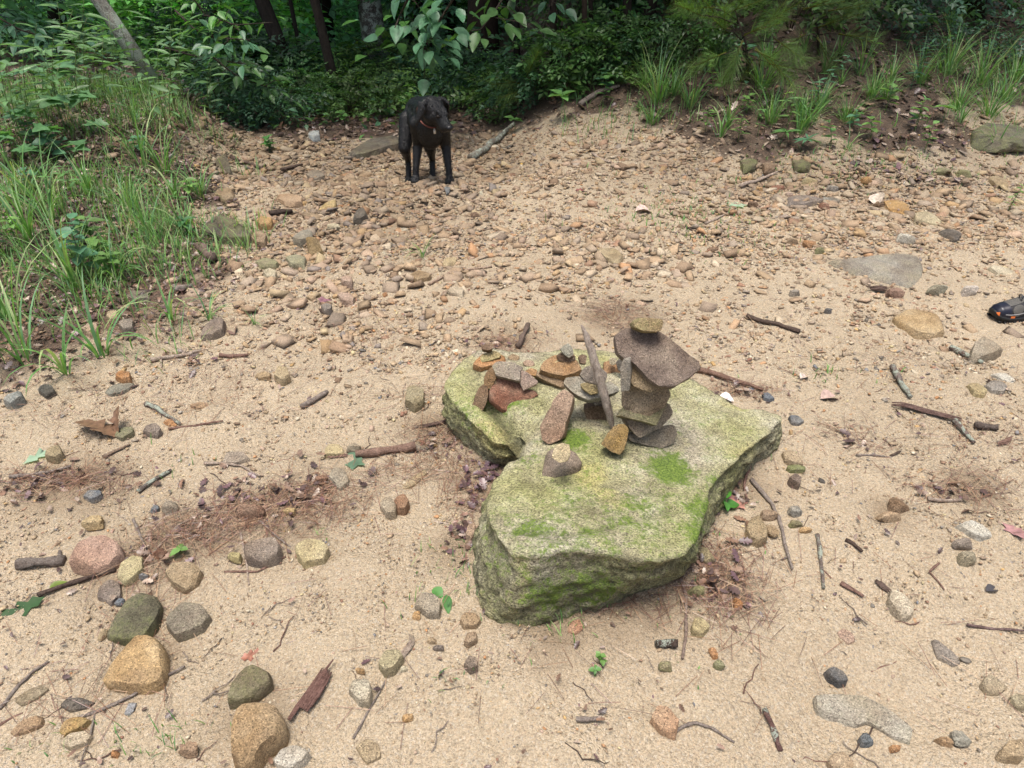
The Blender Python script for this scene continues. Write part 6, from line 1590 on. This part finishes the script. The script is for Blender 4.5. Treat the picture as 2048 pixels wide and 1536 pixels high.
def pine(label, root_uv, yy, sprays, color, seed, h0=0):
    g = np.random.default_rng(seed)
    B = at(*root_uv)
    e = empty('pine_sapling', B, label, 'pine sapling')
    top = aty(sprays[0][0], sprays[0][1], B[1]) - B
    V, F = tube([(0, 0, -.03), top * .5 + [.02, 0, .02], top], [.014, .010, .005], 6, .1); mk('trunk', V, F, M['bark'], smooth=True, parent=e)
    for (u, v, ang) in sprays:
        p = aty(u, v, B[1] - g.uniform(.0, .45)) - B
        s = top * np.clip(p[2] / max(top[2], .01) * .8, .1, .95)
        V, F = tube([s, (s + p) / 2 + [0, 0, .02], p], [.006, .004, .003], 5); bb = mk('bough', V, F, M['bark'], smooth=True, parent=e)
        for j in range(2):
            o = ob('needle_spray', NDL[int(g.integers(0, 3))], bb); o['kind'] = 'stuff'
            d = np.array([math.cos(ang) + g.normal(0, .35), -.3 + g.normal(0, .3), math.sin(ang) + g.normal(0, .3)])
            R = aim(d); o.matrix_local = Matrix([[*R[0], p[0]], [*R[1], p[1]], [*R[2], p[2]], [0, 0, 0, 1]])
            o.color = (*(np.array(color) * g.uniform(.75, 1.3)), 1)
    return e
PNC = np.array([.15, .25, .07])
pine('young pine with bright sprays at the top of the bank', (1500, 160), 0, [(1470, 20, .6), (1420, 15, 2.8), (1450, 60, 2.6), (1500, 65, .3), (1520, 105, -.6), (1480, 95, -1.6), (1540, 40, .5), (1440, 110, 3.4), (1500, 130, -1.2), (1560, 85, -.2), (1400, 30, 2.9), (1550, 130, -.8)], PNC, 3)
pine('darker young pine beside the bright one', (1640, 110), 0, [(1620, 15, .8), (1580, 40, 2.6), (1650, 50, .2), (1600, 75, -2.2), (1640, 85, -.8), (1670, 20, .5), (1690, 70, -.3)], PNC * .75, 4)
pine('small pine seedling behind the dog and the shoots', (1080, 185), 0, [(1055, 150, .9), (1030, 165, 2.9), (1075, 165, .4), (1045, 180, 3.5), (1085, 150, .3)], PNC * .8, 5)
# ------------------------------------------------------------------ the dog
def capsule(bm, a, b, ra, rb, n=10, seg=16):
    a, b = np.array(a, float), np.array(b, float)
    d = b - a; L = np.linalg.norm(d); R = aim(d) if L > 1e-6 else np.eye(3)
    pr = [(-ra * math.cos(t), ra * math.sin(t)) for t in np.linspace(0.02, math.pi / 2, n)] + [(L + rb * math.sin(t), rb * math.cos(t)) for t in np.linspace(0, math.pi / 2 - .02, n)]
    rows = []
    for y, q in pr:
        rows.append([bm.verts.new(a + R @ np.array([q * math.cos(2 * math.pi * k / seg), y, q * math.sin(2 * math.pi * k / seg)])) for k in range(seg)])
    for r0, r1 in zip(rows[:-1], rows[1:]):
        for k in range(seg): bm.faces.new((r0[k], r0[(k + 1) % seg], r1[(k + 1) % seg], r1[k]))
    bm.faces.new(rows[0][::-1]); bm.faces.new(rows[-1])
def ellip(bm, c, rx, ry, rz, R=None):
    R = np.eye(3) if R is None else R
    V = ICO3[0] * [rx, ry, rz] @ R.T + np.array(c)
    vs = [bm.verts.new(v) for v in V]
    for f in ICO3[1]: bm.faces.new([vs[i] for i in f])
def mat_fur():
    b = NB('wet_black_fur'); p = b.obj()
    m = b.n('ShaderNodeMapping', {'Vector': p, 'Scale': (1, 1, .28)}).outputs[0]
    n = b.noise(m, 120, 5, .7).outputs[0]; n2 = b.noise(p, 14, 3).outputs[0]
    col = b.ramp(n, [(.35, (.001, .001, .0015)), (.7, (.005, .005, .0065))])
    return b.done(b.bsdf(col, .36, b.bump(b.math('ADD', n, b.math('MULTIPLY', n2, .6)), 1.0, .012), .5))
def build_dog():
    off = np.array([-.575, 5.05, 0])
    gF = h1(-.55, 4.84); gH = h1(-.70, 5.33)
    bm = bmesh.new()
    # trunk: deep chest, tucked belly
    ellip(bm, (-.565, 4.97, .345), .102, .15, .165)
    ellip(bm, (-.60, 5.11, .335), .106, .19, .155)
    ellip(bm, (-.66, 5.29, .315), .10, .16, .118)
    ellip(bm, (-.70, 5.41, .30), .098, .125, .13)
    capsule(bm, (-.575, 5.0, .44), (-.70, 5.40, .365), .075, .07)
    ellip(bm, (-.56, 4.90, .31), .085, .07, .11)
    # neck
    capsule(bm, (-.565, 4.98, .435), (-.525, 4.83, .487), .095, .076)
    capsule(bm, (-.55, 4.92, .36), (-.515, 4.82, .455), .075, .062)
    # head: skull, brow, cheeks, muzzle, jaw
    hd = np.array([.15, -.15, -.125]); hd /= np.linalg.norm(hd)
    o = np.array([-.518, 4.80, .492]); Rh = aim(hd)
    hp = lambda x, y, z: o + Rh @ np.array([x, y, z])
    ellip(bm, hp(0, .0, .0), .078, .085, .070, Rh)
    ellip(bm, hp(0, .055, -.012), .068, .062, .060, Rh)
    for s in (-1, 1):
        ellip(bm, hp(s * .042, .035, -.034), .038, .050, .042, Rh)
        capsule(bm, hp(s * .030, .07, .040), hp(s * .024, .098, .030), .017, .014, 5, 10)
    capsule(bm, hp(0, .09, -.010), hp(0, .152, -.018), .050, .037)
    capsule(bm, hp(-.012, .12, -.022), hp(-.014, .155, -.026), .034, .028)
    capsule(bm, hp(.012, .12, -.022), hp(.014, .155, -.026), .034, .028)
    capsule(bm, hp(0, .08, -.05), hp(0, .142, -.054), .032, .024)
    ellip(bm, hp(0, .172, -.010), .030, .022, .024, Rh)
    # drop ears: folded flaps
    for s in (-1, 1):
        capsule(bm, hp(s * .058, -.022, .046), hp(s * .090, -.010, .034), .018, .016, 5, 10)
        a = hp(s * .098, -.006, .034); t = hp(s * .136, .030, -.070)
        for k in np.linspace(0, 1, 8):
            c = a * (1 - k) + t * k; w_ = .046 * (1 - .62 * k)
            ellip(bm, c, .010, w_, .018, Rh)
    # front legs
    for pts in ([(-.645, 4.94, .36), (-.655, 4.965, gF + .24), (-.672, 4.90, gF + .10), (-.678, 4.885, gF + .035)], [(-.475, 4.94, .36), (-.462, 4.96, gF + .24), (-.444, 4.89, gF + .10), (-.438, 4.87, gF + .035)]):
        for (p, q_), (ra, rb) in zip(zip(pts[:-1], pts[1:]), ((.055, .037), (.036, .023), (.023, .024))): capsule(bm, p, q_, ra, rb)
        x, y = pts[-1][0], pts[-1][1]
        ellip(bm, (x, y - .018, gF + .022), .034, .044, .023)
        for t in (-.022, -.0075, .0075, .022): ellip(bm, (x + t, y - .052 + abs(t) * .5, gF + .015), .0105, .020, .015)
    # hind legs: knee forward, hock backward
    for sx, pts in ((-1, [(-.765, 5.36, .28), (-.795, 5.26, gH + .29), (-.802, 5.43, gH + .15), (-.798, 5.37, gH + .035)]), (1, [(-.64, 5.38, .28), (-.612, 5.29, gH + .29), (-.618, 5.46, gH + .15), (-.618, 5.40, gH + .035)])):
        for (p, q_), (ra, rb) in zip(zip(pts[:-1], pts[1:]), ((.068, .046), (.042, .024), (.023, .023))): capsule(bm, p, q_, ra, rb)
        x, y = pts[-1][0], pts[-1][1]
        ellip(bm, (x, y - .02, gH + .02), .03, .042, .022)
        for t in (-.02, -.007, .007, .02): ellip(bm, (x + t, y - .052 + abs(t) * .5, gH + .014), .0095, .018, .014)
    # tail
    capsule(bm, (-.715, 5.50, .36), (-.735, 5.62, .27), .030, .022); capsule(bm, (-.735, 5.62, .27), (-.74, 5.70, .13), .022, .010)
    for v in bm.verts: v.co -= Vector((off[0], off[1], gF))
    me = bpy.data.meshes.new('dog'); bm.to_mesh(me); bm.free()
    tmp = bpy.data.objects.new('dog', me); C.objects.link(tmp)
    md = tmp.modifiers.new('r', 'REMESH'); md.mode = 'VOXEL'; md.voxel_size = .0070
    sm = tmp.modifiers.new('s', 'SMOOTH'); sm.iterations = 5; sm.factor = .5
    dg = bpy.context.evaluated_depsgraph_get()
    me2 = bpy.data.meshes.new_from_object(tmp.evaluated_get(dg)); me2.name = 'dog'
    bpy.data.objects.remove(tmp)
    me2.polygons.foreach_set('use_smooth', np.ones(len(me2.polygons), dtype=bool))
    me2.materials.clear(); me2.materials.append(mat_fur())
    base = np.array([off[0], off[1], gF])
    d = ob('dog', me2, None, base)
    # short wet coat: flat hairs that follow the body
    g = np.random.default_rng(2); nv = len(me2.vertices)
    co = np.empty(nv * 3, np.float32); me2.vertices.foreach_get('co', co); co = co.reshape(-1, 3)
    no = np.empty(nv * 3, np.float32); me2.vertices.foreach_get('normal', no); no = no.reshape(-1, 3)
    pick = g.choice(nv, 15000); p, n_ = co[pick], no[pick]
    fl = np.array([-.1, .75, -.75]) + g.normal(0, .25, p.shape)
    hd_ = (p + base)[:, 1] < 4.84; fl[hd_] = (-hd) + g.normal(0, .2, (hd_.sum(), 3))
    t_ = fl - n_ * np.sum(fl * n_, 1)[:, None]; t_ /= np.linalg.norm(t_, axis=1)[:, None] + 1e-6
    t_ = t_ + n_ * g.uniform(.08, .35, len(p))[:, None]
    s_ = np.cross(t_, n_); s_ /= np.linalg.norm(s_, axis=1)[:, None] + 1e-6
    L_ = g.uniform(.010, .024, len(p))[:, None] * np.where(hd_, .5, 1)[:, None]
    V = np.stack([p - s_ * .0014, p + s_ * .0014, p + t_ * L_], 1).reshape(-1, 3)
    f_ = mk('fur', V, np.arange(len(V)).reshape(-1, 3), mat_plain('black_hair', (.002, .002, .0026), .36, .35), parent=d); f_['kind'] = 'stuff'
    tag(d, 'wet black dog standing at the head of the gully looking aside', 'dog')
    nb = mat_plain('wet_nose', (.008, .008, .01), .45, .4); ey = mat_plain('dark_brown_eye', (.010, .006, .004), .45, .25); rim = mat_plain('collar_red', (.16, .045, .03), .6); tg = mat_plain('tag_pale', (.55, .5, .42), .4)
    V = ICO2[0] * [.026, .018, .019] @ Rh.T + hp(0, .188, -.002) - base
    mk('nose', V, ICO2[1], nb, smooth=True, parent=d)
    for s in (-1, 1):
        V = ICO2[0] * .0115 + hp(s * .040, .098, .022) - base
        mk('eye', V, ICO2[1], ey, smooth=True, parent=d)
    # collar ring round the neck with a hanging tag
    c0 = np.array([-.537, 4.868, .452]); ax_ = np.array([.12, -.52, .62]); ax_ /= np.linalg.norm(ax_); Ra = aim(ax_)
    ring = [c0 + Ra @ np.array([.094 * math.cos(t), 0, .112 * math.sin(t) - .008]) - base for t in np.linspace(0, 2 * math.pi, 33)]
    V, F = tube(ring, np.full(33, .0052), 8); co = mk('collar', V, F, rim, smooth=True, parent=d)
    k = int(np.argmin([p[2] for p in ring])); p = ring[k]
    V, F = tube([p, p + [.004, -.008, -.018], p + [.005, -.01, -.036]], [.003, .009, .008], 8); mk('tag', V, F, tg, parent=co)
build_dog()

# ------------------------------------------------------------------ the hiking shoe at the frame edge, toe towards the boulder
def build_shoe():
    P = at(1992, 648); P[0] += .0
    yaw = rad(8)                                  # toe points to -x and a little to the camera
    ux = np.array([math.cos(yaw), math.sin(yaw), 0]); uy = np.array([-math.sin(yaw), math.cos(yaw), 0])
    e = empty('hiking_shoe', (P[0], P[1] + .05, h1(P[0] + .1, P[1] + .05)), 'black trail shoe with orange accents pointing in at the frame edge', 'shoe')
    e.rotation_euler = (0, 0, yaw)
    # stations along the shoe: x, half width near/far, sole bottom, top height
    st = [(0.0, .012, .030, .034), (.006, .026, .020, .052), (.022, .039, .010, .066), (.05, .047, .004, .074), (.085, .050, .002, .083), (.12, .048, .002, .097), (.15, .045, .002, .108), (.18, .042, .002, .104), (.22, .041, .002, .100), (.26, .040, .003, .105), (.285, .034, .006, .108), (.295, .022, .014, .100)]
    def loft(f, x0, x1, n=26, m=18, closed=True):
        xs = np.linspace(x0, x1, n); S_ = np.array(st); V = []
        for x in xs:
            hw, zb, zt = [np.interp(x, S_[:, 0], S_[:, k]) for k in (1, 2, 3)]
            V.append(f(x, hw, zb, zt))
        V = np.array(V); m = V.shape[1]; I = np.arange(n * m).reshape(n, m); J = np.roll(I, -1, 1) if closed else None
        F = []
        for i in range(n - 1):
            for k in range(m if closed else m - 1):
                a, b = I[i, k], I[i, (k + 1) % m]; c, d_ = I[i + 1, (k + 1) % m], I[i + 1, k]; F += [[a, b, c], [a, c, d_]]
        V = V.reshape(-1, 3)
        if closed:
            V = np.concatenate([V, [V[:m].mean(0), V[-m:].mean(0)]]); c0 = len(V) - 2
            for k in range(m): F += [[c0, I[0, (k + 1) % m], I[0, k]], [c0 + 1, I[-1, k], I[-1, (k + 1) % m]]]
        return V, np.array(F)
    th = np.linspace(0, 2 * math.pi, 20, endpoint=False)
    def upper(x, hw, zb, zt):
        z0 = zb + .016; h = zt - z0
        return [(x, hw * .98 * math.copysign(abs(math.cos(t)) ** .8, math.cos(t)), z0 + h * (max(math.sin(t), 0) ** .75) - .004 * (math.sin(t) < 0)) for t in th]
    navy = mat_plain('navy_toe', (.010, .011, .022), .35, .45); blk = mat_plain('black_fabric', (.03, .03, .034), .7, .3, 300, .6); rub = mat_plain('black_rubber', (.012, .012, .012), .6, .4, 90, .5)
    gry = mat_plain('grey_mesh', (.12, .115, .105), .75, .3, 900, .9); org = mat_plain('orange_trim', (.75, .19, .04), .5); sv = mat_plain('silver_piping', (.42, .42, .42), .4)
    V, F = loft(upper, .0, .295, 40); mk('upper', V, F, blk, smooth=True, parent=e)
    def sole(x, hw, zb, zt):
        q = hw + .004
        return [(x - .003, q * .9, zb), (x - .003, q, zb + .010), (x - .003, q * .99, zb + .022), (x - .003, -q * .99, zb + .022), (x - .003, -q, zb + .010), (x - .003, -q * .9, zb)]
    so = mk('sole', *loft(sole, .0, .295, 40), rub, parent=e)
    for k in range(13):
        x = .02 + k * .021; hw = np.interp(x, [s[0] for s in st], [s[1] for s in st])
        for s in (-1, 1):
            B = np.array([(sx * .006 + x, s * hw * .98 + sy * .006, -.004 + sz * .008) for sx in (-1, 1) for sy in (-1, 1) for sz in (0, 1.4)])
            mk('lug', B, [[0, 1, 3], [0, 3, 2], [4, 6, 7], [4, 7, 5], [0, 4, 5], [0, 5, 1], [2, 3, 7], [2, 7, 6], [1, 5, 7], [1, 7, 3], [0, 2, 6], [0, 6, 4]], rub, parent=so)
    S_ = np.array(st)
    def patch(x0, x1, t0, t1, out, n=14, m=10, rnd=0):
        xs = np.linspace(x0, x1, n); V = []
        for i, x in enumerate(xs):
            hw, zb, zt = [np.interp(x, S_[:, 0], S_[:, k]) for k in (1, 2, 3)]
            z0 = zb + .016; h = zt - z0
            sh = 1 - rnd * abs(2 * i / (n - 1) - 1) ** 2.5
            tm, td = (t0 + t1) / 2, (t1 - t0) / 2 * sh
            for t in np.linspace(tm - td, tm + td, m):
                V.append((x - (out if x < .03 else 0), (hw * .98 + out) * math.copysign(abs(math.cos(t)) ** .8, math.cos(t)), z0 + (h + out) * max(math.sin(t), 0) ** .75))
        V = np.array(V); I = np.arange(n * m).reshape(n, m); F = []
        for i in range(n - 1):
            for k in range(m - 1): F += [[I[i, k], I[i, k + 1], I[i + 1, k + 1]], [I[i, k], I[i + 1, k + 1], I[i + 1, k]]]
        return V, np.array(F)
    mk('toe_cap', *patch(.001, .055, .02, math.pi - .02, .002, 14, 24), navy, smooth=True, parent=e)
    V, F = patch(.062, .112, math.pi + -.95 * 1.15, math.pi - .12 + 0, .0018, 14, 10, .8); mk('mesh_panel', V, F, gry, smooth=True, parent=e)
    V, F = patch(.062, .112, .12, 1.09, .0018, 14, 10, .8); mk('mesh_panel', V, F, gry, smooth=True, parent=e)
    V, F = patch(.055, .125, 1.15, math.pi - 1.15, .0016, 14, 10); mk('vamp', V, F, gry, smooth=True, parent=e)
    mk('toe_stripe', *patch(.003, .012, math.pi - .55, math.pi + .0, .0042, 5, 8), org, smooth=True, parent=e)
    mk('side_stripe', *patch(.055, .075, math.pi - .16, math.pi - .02, .004, 6, 4), org, smooth=True, parent=e)
    V, F = patch(.03, .14, math.pi - .30, math.pi - .24, .0036, 14, 3); mk('piping', V, F, sv, smooth=True, parent=e)
    # tongue, laces, pull loop, collar opening
    for i, x in enumerate(np.linspace(.118, .168, 5)):
        zt = np.interp(x, S_[:, 0], S_[:, 3])
        V, F = tube([(x, -.024, zt - .010), (x + .004, 0, zt + .003), (x, .024, zt - .010)], [.0026] * 3, 6); mk('lace', V, F, mat_plain('lace', (.06, .06, .065), .7) if i == 0 else bpy.data.materials['lace'], smooth=True, parent=e)
    V, F = tube([(.112, -.012, .094), (.106, -.016, .108), (.112, 0, .117), (.116, .016, .108), (.118, .012, .096)], [.003] * 5, 7); mk('lace_loop', V, F, bpy.data.materials['lace'], smooth=True, parent=e)
    V, F = tube([(.225 + .052 * math.cos(t), .034 * math.sin(t), .105 + .004 * math.cos(t)) for t in np.linspace(0, 6.283, 21)], [.008] * 21, 8); mk('ankle_collar', V, F, blk, smooth=True, parent=e)
build_shoe()
